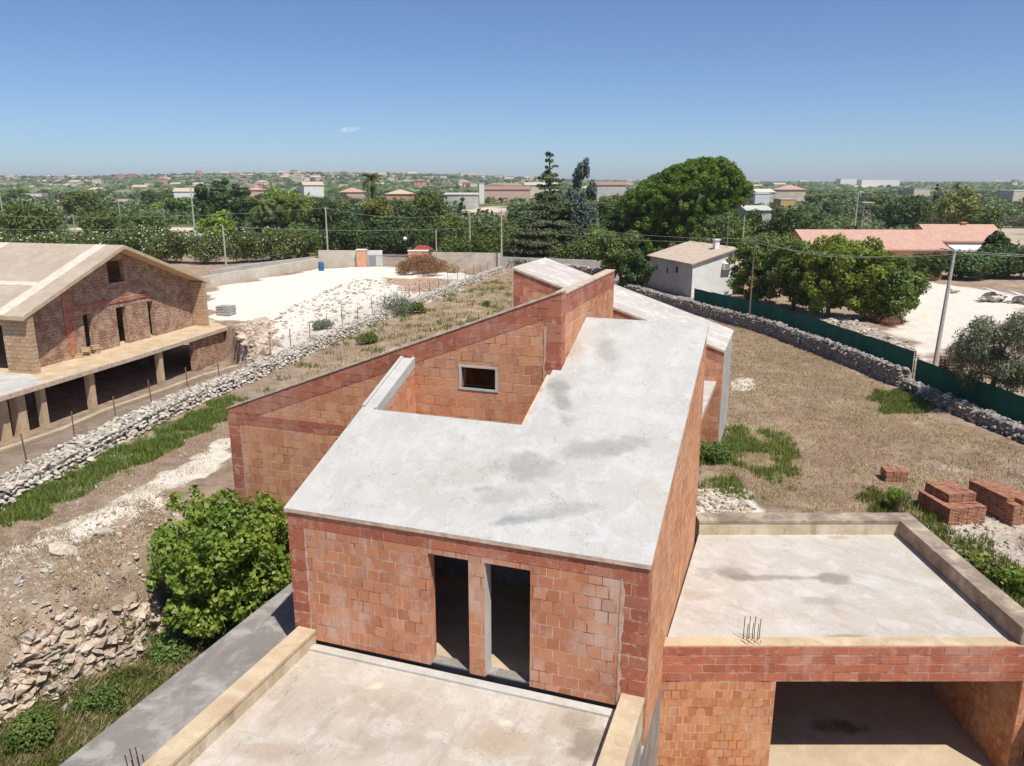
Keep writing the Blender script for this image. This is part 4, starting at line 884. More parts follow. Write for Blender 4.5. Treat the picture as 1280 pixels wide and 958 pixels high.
tiered('cedar_tree', 'tall tiered cedar with a thin ragged top rising above the horizon', 636, 735, 195, 102, 'leaf_cedar', 24000, .24, 21, 16, 1.25)
tiered('cedar_tree', 'short spreading cedar in front of the tall ragged one', 632, 700, 262, 97, 'leaf_cedar', 9000, .22, 23, 7, .7)
# weeping bluish cypress
xc, w, h = box_tree(694, 752, 205, 104)
wb = []; r_ = random.Random(8)
for i in range(44):
    f = r_.random(); rad = w / 2 * (1 - f) ** .6 + .3; a = r_.uniform(0, 6.28); s_ = .45 + (1 - f) * .75
    wb.append((math.cos(a) * rad * .7 + (f - .5) * 1.4, math.sin(a) * rad * .7, 1.2 + f * (h - 1.6), s_, s_, s_ * 1.6))
make_tree('cypress_tree', 'tree', 'drooping blue green conifer beside the tall cedar', xc, 104, w, h, 'leaf_blue', 13000, .22, 31, blobs=wb, droop=1.5)
T_('bush_tree', 'tree', 'dark bushy tree overhanging the left end of the white house', 742, 812, 290, 80, 'leaf_mid', 11000, .17, 41, z0=.05, nb=26)
T_('bush_tree', 'tree', 'lower shrubby tree between the rear stone wall and the white house', 772, 822, 318, 73, 'leaf_dark', 6000, .15, 42, z0=.02, nb=18)
# row of leafy trees right of centre
for i, (a, c, yt, D, m, lb) in enumerate([(908, 990, 300, 67, 'leaf_mid', 'leafy tree standing just right of the white house behind the screen'), (955, 1040, 296, 63, 'leaf_mid', 'leafy tree, second right of the white house behind the screen'), (1000, 1085, 298, 59, 'leaf_bright', 'bright leafy tree with lime tips above the pale stone heap'), (1052, 1126, 308, 58, 'leaf_bright', 'bright leafy tree near the right end of the row'), (1088, 1162, 322, 57.5, 'leaf_mid', 'leafy tree at the right end of the row beside the pale yard'), (925, 1010, 292, 74, 'leaf_mid', 'taller leafy tree at the back left of the row'), (1010, 1100, 302, 66, 'leaf_bright', 'taller bright tree at the back of the row before the terracotta roof')]):
    T_('mulberry_tree', 'tree', lb, a, c, yt, D, m, 15000, .13, 50 + i, z0=.0, nb=90, br=.62, group='leafy trees behind the green screen')
# right-hand dark trees behind the yard
for i, (a, c, yt, D, lb) in enumerate([(1138, 1185, 318, 84, 'dark tree with dense shade directly left of the leaning pole top'), (1178, 1235, 322, 84, 'dark tree with dense shade directly right of the leaning pole top'), (1225, 1300, 314, 85, 'dark tree with dense shade at the right edge behind the yard'), (1232, 1262, 293, 88, 'small slim dark tree before the dry field at the right')]):
    T_('citrus_tree', 'tree', lb, a - 6, c + 6, yt, D, 'leaf_dark', 8500, .19, 60 + i, z0=.06, nb=40, group='dark trees behind the right yard')
T_('olive_tree', 'tree', 'silvery olive tree at the right edge leaning over the green screen', 1205, 1330, 396, 33.5, 'leaf_olive', 17000, .085, 70, z0=.12, nb=36, br=.62, ratio=.3)
# left and middle: behind the lot
specs = [
 (326, 402, 230, 150, 'leaf_bright', 'round bright green tree behind the palms at left of centre'),
 (2, 84, 250, 128, 'leaf_mid', 'large loose green tree above the neighbouring roof at far left'),
 (250, 300, 262, 118, 'leaf_bright', 'fresh green tree left of the shaggy palms'),
 (376, 442, 250, 121, 'leaf_dark', 'dark spreading tree right of the shaggy palms'),
 (440, 500, 244, 128, 'leaf_yellow', 'yellowish tree under the tall palm'),
 (486, 548, 254, 122, 'leaf_dark', 'dark tree right below the tall palm'),
 (505, 575, 238, 135, 'leaf_mid', 'broad olive green tree right of the tall palm'),
 (400, 470, 272, 116, 'leaf_dark', 'dark low tree behind the concrete pole and boundary wall'),
 (462, 535, 270, 117, 'leaf_dark', 'dark low tree behind the entrance gate'),
 (528, 600, 268, 116, 'leaf_mid', 'mid green tree behind the red porch roof'),
 (590, 660, 276, 112, 'leaf_mid', 'mid green tree left of the short cedar'),
 (350, 405, 282, 108, 'leaf_mid', 'green tree behind the end of the flowering hedge'),
 (715, 775, 285, 98, 'leaf_mid', 'mid green tree between blue conifer and pine'),
 (745, 800, 262, 112, 'leaf_dark', 'dark tree in the shade left of the big pine trunk'),
 (862, 945, 268, 96, 'leaf_mid', 'mid green tree behind the ridge of the white house'),
 (905, 965, 262, 120, 'leaf_dark', 'dark tree under the grey curved roof'),
 (950, 1030, 258, 112, 'leaf_dark', 'bluish dark tree left of the terracotta house'),
 (1095, 1160, 240, 165, 'leaf_dark', 'large dark tree behind the terracotta house'),
 (1160, 1220, 232, 190, 'leaf_yellow', 'lime green tree on the skyline at right'),
 (1200, 1250, 254, 170, 'leaf_mid', 'mid green tree below the lime one at right'),
 (85, 145, 238, 240, 'leaf_mid', 'pair forming mid green tree in the fields at far left'),
 (100, 165, 262, 150, 'leaf_mid', 'broad low green tree before the pale field strip at left'),
 (736, 790, 240, 205, 'leaf_mid', 'green tree hiding the foot of the grey house by the pine'),
 (212, 256, 244, 250, 'leaf_mid', 'green tree before the white farmhouse left of the dark pines'),
 (150, 215, 262, 145, 'leaf_mid', 'broad low green tree right of its twin before the pale field strip'),
]
for i, (a, c, yt, D, m, lb) in enumerate(specs):
    T_('broadleaf_tree', 'tree', lb, a, c, yt, D, m, 6500, .0019 * D + .02, 100 + i, z0=.0, nb=46)
for i, (a, c, yt, D, lb) in enumerate([(248, 280, 217, 190, 'dark pine on the left of the skyline cluster'), (268, 300, 214, 192, 'dark pine in the middle of the skyline cluster'), (290, 322, 217, 190, 'dark pine on the right of the skyline cluster')]):
    T_('pine_tree', 'tree', lb, a, c, yt, D, 'leaf_dark', 4500, .42, 140 + i, z0=.02, nb=20, group='dark pines clustered on the left skyline')
# palms
M['frond'] = leaf_mat('frond', (0.07, 0.095, 0.022), (0.19, 0.22, 0.06), .2)
M['frond_dry'] = leaf_mat('frond_dry', (0.22, 0.16, 0.08), (0.38, 0.29, 0.16), .1)
def palm(label, x, y, h, cr, seed, nf=34, group=None, skirt=True):
    z = gz(x, y); t = empty('palm_tree', (x, y, z), label, 'palm', group); r = np.random.default_rng(seed)
    b = MB(); b.tube([(x, y, z - .2), (x + .1, y, z + h * .5), (x, y, z + h)], [.32, .24, .22], 8); b.build('trunk', [M['bark']], t, smooth=True)
    def fr(n, mat, e0, e1, nm, L0):
        Vs = []; cs = []
        for i in range(n):
            a = r.uniform(0, 6.28); el = r.uniform(e0, e1); L_ = L0 * r.uniform(.8, 1.1); p = np.array([x, y, z + h]); el_ = el
            c = r.uniform(.1, .9); dd = np.array([math.cos(a), math.sin(a)]); sd = np.array([-dd[1], dd[0], 0])
            for k in range(9):
                st = L_ / 9; q = p + np.array([dd[0] * math.cos(el_) * st, dd[1] * math.cos(el_) * st, math.sin(el_) * st]); el_ -= .20
                lw = L_ * .20 * math.sin(math.pi * (k + 1.2) / 10.4)
                for sgn in (-1, 1):
                    tip = q + sd * sgn * lw + np.array([dd[0], dd[1], 0]) * lw * .4 + np.array([0, 0, -lw * .45])
                    Vs += [p, q, tip, p + (tip - p) * .6]; cs += [c] * 4
                p = q
        V = np.array(Vs); np_mesh(nm, V, np.arange(len(V)).reshape(-1, 4), [M[mat]], t, col=np.array(cs))
    fr(nf, 'frond', -.3, 1.35, 'fronds', cr)
    if skirt: fr(nf // 2, 'frond_dry', -1.3, -.5, 'dry_fronds', cr * .7)
    return t
xc, w, h = box_tree(452, 484, 210, 150); palm('tall slim palm breaking the skyline left of centre', xc, 150, h - 2.0, 3.0, 1)
for i, (px, yt, D, lb) in enumerate([(330, 250, 118, 'shaggy yellow green palm, left one of the clump behind the hedge'), (352, 246, 121, 'shaggy yellow green palm in the middle of the clump behind the hedge'), (374, 250, 118, 'shaggy yellow green palm, right one of the clump behind the hedge')]):
    xc, w, h = box_tree(px - 14, px + 14, yt, D); palm(lb, xc, D, h - 1.4, 2.9, 10 + i, 46, 'shaggy palms behind the flowering hedge')
# cypresses far right skyline
for i, (px, yt, D, w_, lb) in enumerate([(1162, 220, 330, 9, 'thin dark cypress on the right skyline'), (578, 236, 250, 9, 'thin dark cypress by the low shed roof')]):
    T_('cypress_tree', 'tree', lb, px - w_ / 2, px + w_ / 2, yt, D, 'leaf_dark', 900, .4, 170 + i, z0=.02, nb=12)
xc, w, h = box_tree(1180, 1192, 222, 320); palm('small palm on the right skyline', xc, 320, h - 2.0, 3.2, 33, 26, skirt=False)

# hedges: one clipped or free-growing row each
def hedge(name, label, path, w, h, mat, n, leaf, seed, flower=0, cat='hedge', step=1.3):
    P, q, Lt = resample(path, step); r = random.Random(seed); zb = ground_h(P[:, 0], P[:, 1]); bs = []
    for i, p in enumerate(P):
        for k in range(3):
            s_ = w * r.uniform(.35, .55); bs.append((p[0] + r.uniform(-.3, .3) * w, p[1] + r.uniform(-.3, .3) * w, zb[i] + r.uniform(.3, .85) * h, s_, s_, h * .3))
    t = empty(name, (*P[len(P) // 2], float(zb[len(P) // 2])), label, cat)
    V, F_, col = leaves(bs, n, leaf, seed); np_mesh('foliage', V, F_, [M[mat]], t, col=col)
    if flower:
        V, F_, col = leaves([(a, b_, c + .1, d * 1.04, e * 1.04, f * 1.1) for a, b_, c, d, e, f in bs], flower, leaf * .9, seed + 1, shell=.06); np_mesh('blossom', V, F_, [M['flower']], t, col=col)
hedge('oleander_hedge', 'tall green oleander hedge with white blossom behind the chalky lot', [spot(165, 106), spot(230, 101), spot(290, 100), spot(345, 103), spot(402, 108)], 3.2, 4.2, 'leaf_mid', 30000, .14, 200, 2000)
hedge('clipped_hedge', 'long dark clipped hedge behind the rear boundary wall', [spot(560, 101), spot(640, 100), spot(745, 96)], 2.4, 3.6, 'leaf_mid', 15000, .16, 201)
hedge('dark_hedge', 'dark hedge behind the gate and left boundary wall', [spot(385, 113), spot(470, 112), spot(580, 108)], 3.0, 4.0, 'leaf_dark', 14000, .19, 202)
hedge('bamboo_hedge', 'grey green hedge strip across the far right fields', [spot(1150, 200), spot(1300, 195)], 4.0, 3.0, 'leaf_olive', 9000, .25, 203)
hedge('field_hedge', 'low green hedge above the neighbouring roof at far left', [spot(-10, 108), spot(80, 106), spot(165, 104)], 4.0, 3.4, 'leaf_mid', 15000, .18, 204, 500)

# --- many trees of the plain, copied from a few kinds
def proto(kind, mat, w, h, n, leaf, seed, **k):
    return make_tree(kind, 'tree', 'x', 0, 0, w, h, mat, n, leaf, seed, z=0, **k)
protos = [proto('broadleaf_tree', 'leaf_mid', 7, 6, 1500, .42, 300, z0=.06, nb=16), proto('broadleaf_tree', 'leaf_dark', 6.5, 6.5, 1500, .40, 301, z0=.04, nb=16),
          proto('olive_tree', 'leaf_olive', 6, 4.6, 1300, .34, 302, z0=.10, nb=14), proto('carob_tree', 'leaf_dark', 8.5, 5.4, 1700, .42, 303, z0=.03, nb=18),
          proto('broadleaf_tree', 'leaf_bright', 5.5, 5, 1200, .38, 304, z0=.05, nb=14)]
names = ['broad green tree', 'dense dark tree', 'silvery olive tree', 'wide dark carob tree', 'small fresh green tree']
keep_px = [(78, 266, 281, 301), (64, 104, 250, 262), (136, 172, 248, 255), (222, 292, 254, 266), (570, 642, 255, 270), (0, 42, 264, 279), (1150, 1310, 280, 316), (738, 768, 246, 264), (555, 660, 238, 254), (380, 408, 228, 244), (925, 1005, 238, 276), (990, 1235, 280, 330), (395, 560, 318, 350), (1180, 1262, 244, 262)]
placed = []; cnt = 0; rt = random.Random(77)
zones = [('in the left fields', lambda px: px < 250), ('in fields left of centre', lambda px: px < 560), ('behind cedar and pine', lambda px: px < 940), ('in the right fields', lambda px: True)]
tries = 0
while cnt < 290 and tries < 20000:
    tries += 1
    D = 112 * (560 / 112) ** (rt.random() ** 1.0); px = rt.uniform(-30, 1310)
    x = (px - 640) / 985 * D * .985; zz = gz(x, D); 
    X_, Y_ = proj(np.array([x, D, zz])); X_, Y_ = float(X_), float(Y_)
    k = rt.choices(range(5), [4, 4, 3, 3, 2])[0]; sc = rt.uniform(.7, 1.25)
    topY = float(proj(np.array([x, D, zz + 5.5 * sc]))[1]); hw = 3.2 * sc / D * 985
    if any(a - hw < X_ < c + hw and Y_ > y0 and topY < y1 and not (topY > y1) for a, c, y0, y1 in keep_px): continue
    if any(math.hypot(x - a, D - c) < 5 for a, c in placed): continue
    placed.append((x, D)); cnt += 1
    zi = next(z_ for z_, f in zones if f(px)); far_ = 'distant' if D > 300 else 'nearer'
    c = copy_tree(protos[k], (x, D, zz), rt.uniform(0, 6.28), (sc * rt.uniform(.9, 1.2), sc * rt.uniform(.9, 1.2), sc * rt.uniform(.8, 1.1)), f'{names[k]}, {far_}, {zi}', f'{far_} {names[k]}s {zi}')
for p_ in protos:
    for ch in kids(p_): bpy.data.objects.remove(ch)
    bpy.data.objects.remove(p_)
# low scrub and orchard growth filling the plain
r = np.random.default_rng(19); n = 16000
D = 104 * (620 / 104) ** (r.random(n) ** .85); px = r.uniform(-60, 1340, n); X_ = (px - 640) / 985 * D; Z_ = ground_h(X_, D)
gx_, gy_ = proj(np.stack([X_, D, Z_], -1)); km = fbm(X_ / 26, D / 40, 3, 91) > .34
for a, c, y0, y1 in keep_px[:8]: km &= ~((gx_ > a) & (gx_ < c) & (gy_ > y0) & (gy_ < y1 + 6))
km &= ~((gx_ > 395) & (gx_ < 560) & (gy_ > 316)); km &= ~((gx_ > 985) & (gx_ < 1240) & (D < 112))
X_, D, Z_ = X_[km], D[km], Z_[km]; n = len(X_); s_ = r.uniform(.7, 2.0, n) * (1 + D / 500)
bs = np.stack([X_, D, Z_ + s_ * .35, s_ * 1.25, s_ * 1.25, s_ * .8], 1)
for nm_, sel, mt_, lb_ in (('scrub', np.arange(n) % 3 == 0, 'leaf_dark', 'dark low scrub spread over the plain'), ('scrub', np.arange(n) % 3 == 1, 'leaf_mid', 'green low orchard growth spread over the plain'), ('scrub', np.arange(n) % 3 == 2, 'leaf_olive', 'silvery low scrub spread over the plain')):
    B = bs[sel]; V, F_, col = leaves(B, len(B) * 26, 1.0, 5)
    kk = np.clip(V[:, 1] / 330, .35, 1.6)[:, None]; ctr = V.reshape(-1, 4, 3).mean(1).repeat(4, 0); V = ctr + (V - ctr) * kk
    tag(np_mesh(nm_, V, F_, [M[mt_]], None, col=col), lb_, 'scrub', kind='stuff')
# far woods reading as one mass
r = np.random.default_rng(9); n = 15000
D = 560 * (3300 / 560) ** r.random(n); px = r.uniform(-60, 1340, n); X_ = (px - 640) / 985 * D
Z_ = ground_h(X_, D); keepm = (fbm(X_ / 60, D / 150, 3, 71) > .46); X_, D, Z_ = X_[keepm], D[keepm], Z_[keepm]
V0, F0 = ICO1; n = len(X_); s_ = r.uniform(2.2, 5.2, n)
V = np.repeat(V0[None], n, 0) * (1 + r.normal(0, .16, (n, len(V0), 1))) * s_[:, None, None] * np.array([1.15, 1.15, .85])
V += np.stack([X_, D, Z_ + s_ * .45], 1)[:, None, :]
for k_, (mt_, lb_) in enumerate((('leaf_dark', 'dark distant groves fading out to the hills'), ('leaf_mid', 'green distant scrub fading out to the hills'), ('leaf_olive', 'pale distant olive groves fading out to the hills'))):
    sel = V[k_::3]; Fa = (F0[None] + (np.arange(len(sel)) * len(V0))[:, None, None]).reshape(-1, 3)
    tag(np_mesh('far_woods', sel.reshape(-1, 3), Fa, [M[mt_]], None, col=np.repeat(r.uniform(0, 1.0, len(sel)), len(V0))), lb_, 'woodland', kind='stuff')

# ================================================================== grass, weeds, brush
def blades(poly, n, h, w, seed, mat, label, z=None, name='grass', dens=None, lean=.5, clump=0.0, cat='grass'):
    r = np.random.default_rng(seed); P = np.array(poly); lo, hi = P.min(0), P.max(0); acc = []
    while sum(len(a) for a in acc) < n:
        q = r.uniform(lo, hi, (n * 2, 2)); k = sdist(poly, q[:, 0], q[:, 1]) + (fbm(q[:, 0] * 1.5, q[:, 1] * 1.5, 3, seed) - .5) * 1.4 > (r.random(len(q)) ** 2 - .3) * .8
        if clump: k &= fbm(q[:, 0] * 1.1, q[:, 1] * 1.1, 4, seed + 3) + (r.random(len(q)) - .5) * .22 > clump
        acc.append(q[k])
    q = np.concatenate(acc)[:n]; zz = ground_h(q[:, 0], q[:, 1])
    a = r.uniform(0, 2 * np.pi, n); d = np.stack([np.cos(a), np.sin(a), 0 * a], 1); s = np.stack([-np.sin(a), np.cos(a), 0 * a], 1)
    H_ = h * r.uniform(.4, 1.2, n)[:, None]; W_ = w * r.uniform(.6, 1.3, n)[:, None]; b0 = np.stack([q[:, 0], q[:, 1], zz - .01], 1)
    ln = d * H_ * r.uniform(0, lean, n)[:, None] * 1.2; up = np.array([0, 0, 1.0])
    V = np.stack([b0 - s * W_, b0 + s * W_, b0 + up * H_ * .6 + ln * .5 + s * W_ * .6, b0 + up * H_ + ln], 1)
    return tag(np_mesh(name, V.reshape(-1, 3), np.arange(n * 4).reshape(-1, 4), [M[mat]], None, col=np.repeat(r.uniform(0, 1, n), 4)), label, cat, kind='stuff')
blades(pxpoly([(-20, 640), (120, 580), (230, 525), (292, 496), (292, 520), (210, 560), (130, 603), (40, 650), (-20, 662)]), 26000, .24, .018, 1, 'grass', 'fresh green grass strip at the foot of the left stone wall', clump=.38)
blades(pxpoly([(300, 480), (420, 428), (520, 380), (610, 350), (640, 350), (640, 400), (470, 450), (400, 480), (330, 500)]), 3600, .3, .03, 2, 'grass', 'weedy green tufts behind the villa along the stone wall', clump=.69)
blades(pxpoly([(872, 560), (930, 530), (985, 548), (985, 600), (930, 625), (872, 610)]), 7000, .24, .018, 3, 'grass', 'green weeds beside the rear block of the villa', clump=.50)
blades(pxpoly([(1085, 610), (1165, 618), (1250, 700), (1300, 770), (1300, 800), (1150, 665), (1095, 650)]), 6000, .22, .016, 4, 'grass', 'green weeds around the garage roof corner', clump=.47)
blades(pxpoly([(905, 405), (960, 412), (1100, 478), (1160, 520), (1280, 560), (1300, 650), (1000, 645), (900, 610), (905, 520)]), 70000, .10, .012, 5, 'straw', 'dry straw stubble over the right field', clump=.30, lean=1.3)
blades(pxpoly([(905, 405), (960, 412), (1100, 478), (1160, 520), (1280, 560), (1300, 650), (1000, 645), (900, 610), (905, 520)]), 4200, .13, .014, 15, 'grass', 'sparse low green weeds dotting the right field', clump=.56, lean=1.0)
blades(pxpoly([(1095, 492), (1150, 488), (1165, 505), (1150, 518), (1100, 515)]), 9000, .2, .02, 6, 'grass', 'patch of yellow green grass by the right stone wall')
bpy.context.scene.objects[-1]
blades(pxpoly([(640, 340), (600, 356), (430, 440), (330, 500), (640, 480), (760, 400), (800, 362)]), 40000, .16, .022, 7, 'straw', 'dry straw behind the villa', clump=.42, lean=.9)
blades(pxpoly([(-40, 700), (150, 640), (230, 620), (190, 780), (0, 890), (-40, 900)], -.4), 9000, .14, .010, 8, 'straw', 'dry brown weeds on the cut slope', clump=.5, lean=1.0)
blades(pxpoly([(-20, 625), (292, 500), (292, 580), (-20, 730)]), 16000, .07, .009, 14, 'straw', 'thin dry grass on the left track', clump=.45, lean=1.2)
pitp = pxpoly([(-40, 935), (0, 912), (45, 890), (100, 868), (190, 806), (240, 760), (360, 735), (60, 975), (-40, 1010)], -2.55)
blades(pitp, 26000, .26, .014, 9, 'grass', 'green weeds filling the pit between rock face and concrete strip', clump=.36, lean=.9)
blades(pitp, 9000, .3, .010, 10, 'straw', 'dry weeds mixed in the pit', clump=.45, lean=.9)
def weed(label, px, py, w, h, mat, n, leaf, seed, name='shrub', zl=-.3, droop=0, ratio=.5, sx=1.0, D=None, group=None):
    q = G(px, py, zl); z = gz(q[0], q[1]); bs = [(q[0] + a, q[1] + b_, z + c, d, e, f) for a, b_, c, d, e, f in blob_set(w, h, 0, 9, w * .22, seed)]
    t = empty(name, (q[0], q[1], z), label, 'shrub', group); V, F_, col = leaves(bs, n, leaf, seed, ratio=ratio, droop=droop); np_mesh('foliage', V, F_, [M[mat]], t, col=col)
    trunk_mb(h, .02, w, seed, T0=(q[0], q[1], z), n=6, hf=.2).build('stems', [M['bark']], t)
weed('green shrub at the left edge above the rock face', 12, 818, 1.0, .7, 'leaf_mid', 1800, .04, 1)
weed('dark green clump at the bottom left corner in the pit', 28, 930, 1.6, .9, 'leaf_mid', 3500, .045, 2, zl=-2.5)
weed('green clump under the fig tree beside the concrete strip', 215, 815, 1.8, .8, 'leaf_mid', 3500, .045, 3, zl=-2.5)
weed('sprawling green weed halfway down the concrete strip', 130, 880, 1.4, .6, 'leaf_mid', 2400, .04, 12, zl=-2.5)
weed('tall fresh green tuft by the corner rebars of the garage roof', 1117, 640, .85, .95, 'leaf_bright', 3200, .05, 4, ratio=.2)
weed('lime green prickly plant right of the garage parapet', 1222, 712, 1.1, .55, 'leaf_yellow', 1800, .06, 5, ratio=.7)
weed('second lime green plant lower down the garage parapet', 1266, 742, 1.2, .6, 'leaf_fig', 2200, .06, 6, ratio=.7)
weed('green bush hugging the base of the rear block', 890, 575, 1.5, .75, 'leaf_mid', 3500, .05, 7)
weed('small green tuft behind the villa near the left wall', 460, 430, 1.6, .8, 'leaf_mid', 1800, .06, 8)
weed('round green tuft in the dry ground behind the gable', 609, 383, 1.0, .6, 'leaf_mid', 900, .06, 9)
weed('green shrub between the fence posts by the wall', 404, 412, 1.6, .7, 'leaf_olive', 1500, .07, 10)
weed('green tuft beside the far stretch of the stone wall', 521, 392, 1.6, .9, 'leaf_mid', 1800, .07, 11)
weed('grey green scrub along the fence below the chalky lot', 490, 392, 5.0, .9, 'leaf_olive', 3500, .07, 13)
# brown brush heap by the gate, earth heaps
q = G(532, 343, -.4); z = gz(q[0], q[1])
bs = [(q[0] + a, q[1] + b_, z + c * (1 - min(.8, abs(a) / 6)), d, e, f) for a, b_, c, d, e, f in blob_set(8.0, 2.6, 0, 22, 1.0, 5)]
V, F_, col = leaves(bs, 9000, .17, 77, ratio=.15, squash=1.2)
tag(np_mesh('brush_heap', V, F_, [M['twig']], None, (q[0], q[1], z), col=col), 'heap of brown cut branches in front of the pink gate pier', 'brush heap')
q = G(1105, 408, -.4); z = gz(q[0], q[1]); bs = [(q[0] + a, q[1] + b_, z + c * .5, d, e, f) for a, b_, c, d, e, f in blob_set(3.4, 1.0, 0, 12, .5, 6)]
V, F_, col = leaves(bs, 3000, .12, 78, ratio=.12, squash=1.2); tag(np_mesh('brush_heap', V, F_, [M['twig']], None, (q[0], q[1], z), col=col), 'small brown heap of prunings at the edge of the right yard', 'brush heap')

# ================================================================== walls, gate, fences of the lots
M['plaster_pale'] = concrete_mat('plaster_pale', (0.60, 0.54, 0.44), (0.50, 0.43, 0.34), (0.68, 0.63, 0.54), amt=.7)
M['plaster_grey'] = concrete_mat('plaster_grey', (0.52, 0.49, 0.44), (0.42, 0.39, 0.35), (0.60, 0.57, 0.53), amt=.7)
M['white_wall'] = plain('white_wall', (0.76, 0.74, 0.70), .08, .9, 1.5)
M['peach'] = plain('peach', (0.62, 0.34, 0.20), .15, .9, 2)
M['orange_wall'] = plain('orange_wall', (0.60, 0.33, 0.16), .12, .9, 1)
M['pink_wall'] = plain('pink_wall', (0.62, 0.42, 0.34), .12, .9, 1)
M['metal'] = plain('metal', (0.25, 0.25, 0.26), .2, .5, 8)
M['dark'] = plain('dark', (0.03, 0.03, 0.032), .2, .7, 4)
M['pole'] = plain('pole', (0.46, 0.42, 0.36), .2, .9, 6)
M['wood_pole'] = plain('wood_pole', (0.20, 0.14, 0.10), .3, .9, 9)
def tile_mat(name, c1, c2, c3, row=.3):
    t = NT(name); uv = t.coord('UV'); pos = t.pos()
    w = t.node('ShaderNodeTexWave', wave_type='BANDS', bands_direction='X'); t.l.new(uv, w.inputs['Vector']); w.inputs['Scale'].default_value = 1.2
    br = t.node('ShaderNodeTexBrick', offset=0.0); t.l.new(uv, br.inputs['Vector']); t.set(br.inputs['Color1'], (0, 0, 0)); t.set(br.inputs['Color2'], (1, 1, 1)); t.set(br.inputs['Mortar'], (.3, .3, .3))
    br.inputs['Scale'].default_value = 1; br.inputs['Brick Width'].default_value = .26; br.inputs['Row Height'].default_value = row; br.inputs['Mortar Size'].default_value = .03
    col = t.mix(br.outputs['Color'], c1, c2); n = t.noise(pos, 1.3, 5, .7); col = t.mix(t.ramp(n, .45, .7, 0, .8), col, c3)
    return t.done(col, .9, t.bump(w.outputs['Fac'], .05, .8))
M['tile_old'] = tile_mat('tile_old', (.60, .48, .37), (.46, .34, .25), (.52, .47, .39))
M['tile_red'] = tile_mat('tile_red', (.56, .34, .26), (.46, .26, .195), (.52, .38, .31))
M['tile_brown'] = tile_mat('tile_brown', (.36, .20, .15), (.28, .15, .11), (.36, .27, .21))
def simple_wall(name, label, path, h, th, mat, z=None, cap=None):
    P = np.array(path, float); mid = P[len(P) // 2]; root = empty(name, (mid[0], mid[1], gz(*mid)), label, 'wall'); b = MB(); c = MB()
    for i in range(len(P) - 1):
        z0, z1 = gz(*P[i]), gz(*P[i + 1]); Ls = float(np.linalg.norm(P[i + 1] - P[i]))
        b.wall(TI, P[i], P[i + 1], th, [(0, z0 - .3), (Ls, z1 - .3)], [(0, z0 + h), (Ls, z1 + h)], mt=0)
        c.wall(TI, P[i] , P[i + 1], th + .04, [(0, z0 + h + .004), (Ls, z1 + h + .004)], [(0, z0 + h + .06), (Ls, z1 + h + .06)], mt=0)
    b.build('masonry', [M[mat]], root); c.build('coping', [M[cap or mat]], root)
YR = 94.5
def sx(px, D): return (px - 640) / 985 * D * .995
simple_wall('boundary_wall', 'pale plastered boundary wall left of the entrance gate', [(sx(399, 97), 97), (sx(447, 96.5), 96.5)], 1.9, .25, 'plaster_pale')
simple_wall('boundary_wall', 'short white wall between peach pier and gate', [(sx(459, 96.5), 96.8), (sx(478, 96.5), 96.8)], 1.9, .22, 'white_wall')
simple_wall('boundary_wall', 'pale rendered wall running from the pink pier to the pole', [(sx(538, 96), 96.2), (sx(627, 95), 95)], 1.75, .25, 'plaster_pale')
simple_wall('boundary_wall', 'grey rendered wall along the back of the plot right of the pole', [(sx(628, 95), 94.9), (sx(752, 90), 90)], 1.3, .25, 'plaster_grey')
simple_wall('boundary_wall', 'low whitish wall curving along the left edge of the chalky lot', [(sx(236, 74), 74), (sx(262, 78), 78), (sx(330, 86), 86), (sx(399, 96.5), 96.6)], 1.0, .3, 'plaster_pale')
simple_wall('track_wall', 'second low wall behind the curving one', [(sx(262, 84), 84), (sx(330, 93), 93), (sx(395, 101), 101)], .8, .3, 'plaster_grey')
# gate piers and gate
for (a, c, D, m, h, lb) in ((447, 459, 96.3, 'peach', 2.15, 'orange peach gate pier left of the gate'), (511, 536, 96.0, 'peach', 2.1, 'wide pink gate pier right of the gate')):
    x0, x1 = sx(a, D), sx(c, D); z = gz((x0 + x1) / 2, D); t = empty('gate_pier', ((x0 + x1) / 2, D, z), lb, 'gate pier')
    b = MB(); b.box(TI, (x0, D - .3, z - .2), (x1, D + .3, z + h - .12)); b.build('pier_body', [M[m]], t)
    b = MB(); b.box(TI, (x0 - .06, D - .36, z + h - .118), (x1 + .06, D + .36, z + h)); b.build('pier_cap', [M['white_wall']], t)
x0, x1 = sx(460, 95.9), sx(510, 95.9); z = gz(x0, 95.9); t = empty('sliding_gate', ((x0 + x1) / 2, 95.9, z), 'grey metal sliding gate of vertical bars between the two piers', 'gate')
b = MB()
for zz in (.12, 1.35): b.box(TI, (x0, 95.87, z + zz), (x1, 95.93, z + zz + .09))
b.build('gate_rail', [M['metal']], t); b = MB(); k = x0
while k < x1: b.box(TI, (k, 95.88, z + .2), (k + .035, 95.92, z + 1.5)); k += .14
b.build('gate_bars', [M['metal']], t)
b = MB(); b.box(TI, (x0 + .1, 95.87, z + .2), (x0 + 1.0, 95.91, z + 1.33)); b.build('gate_panel', [M['metal']], t)
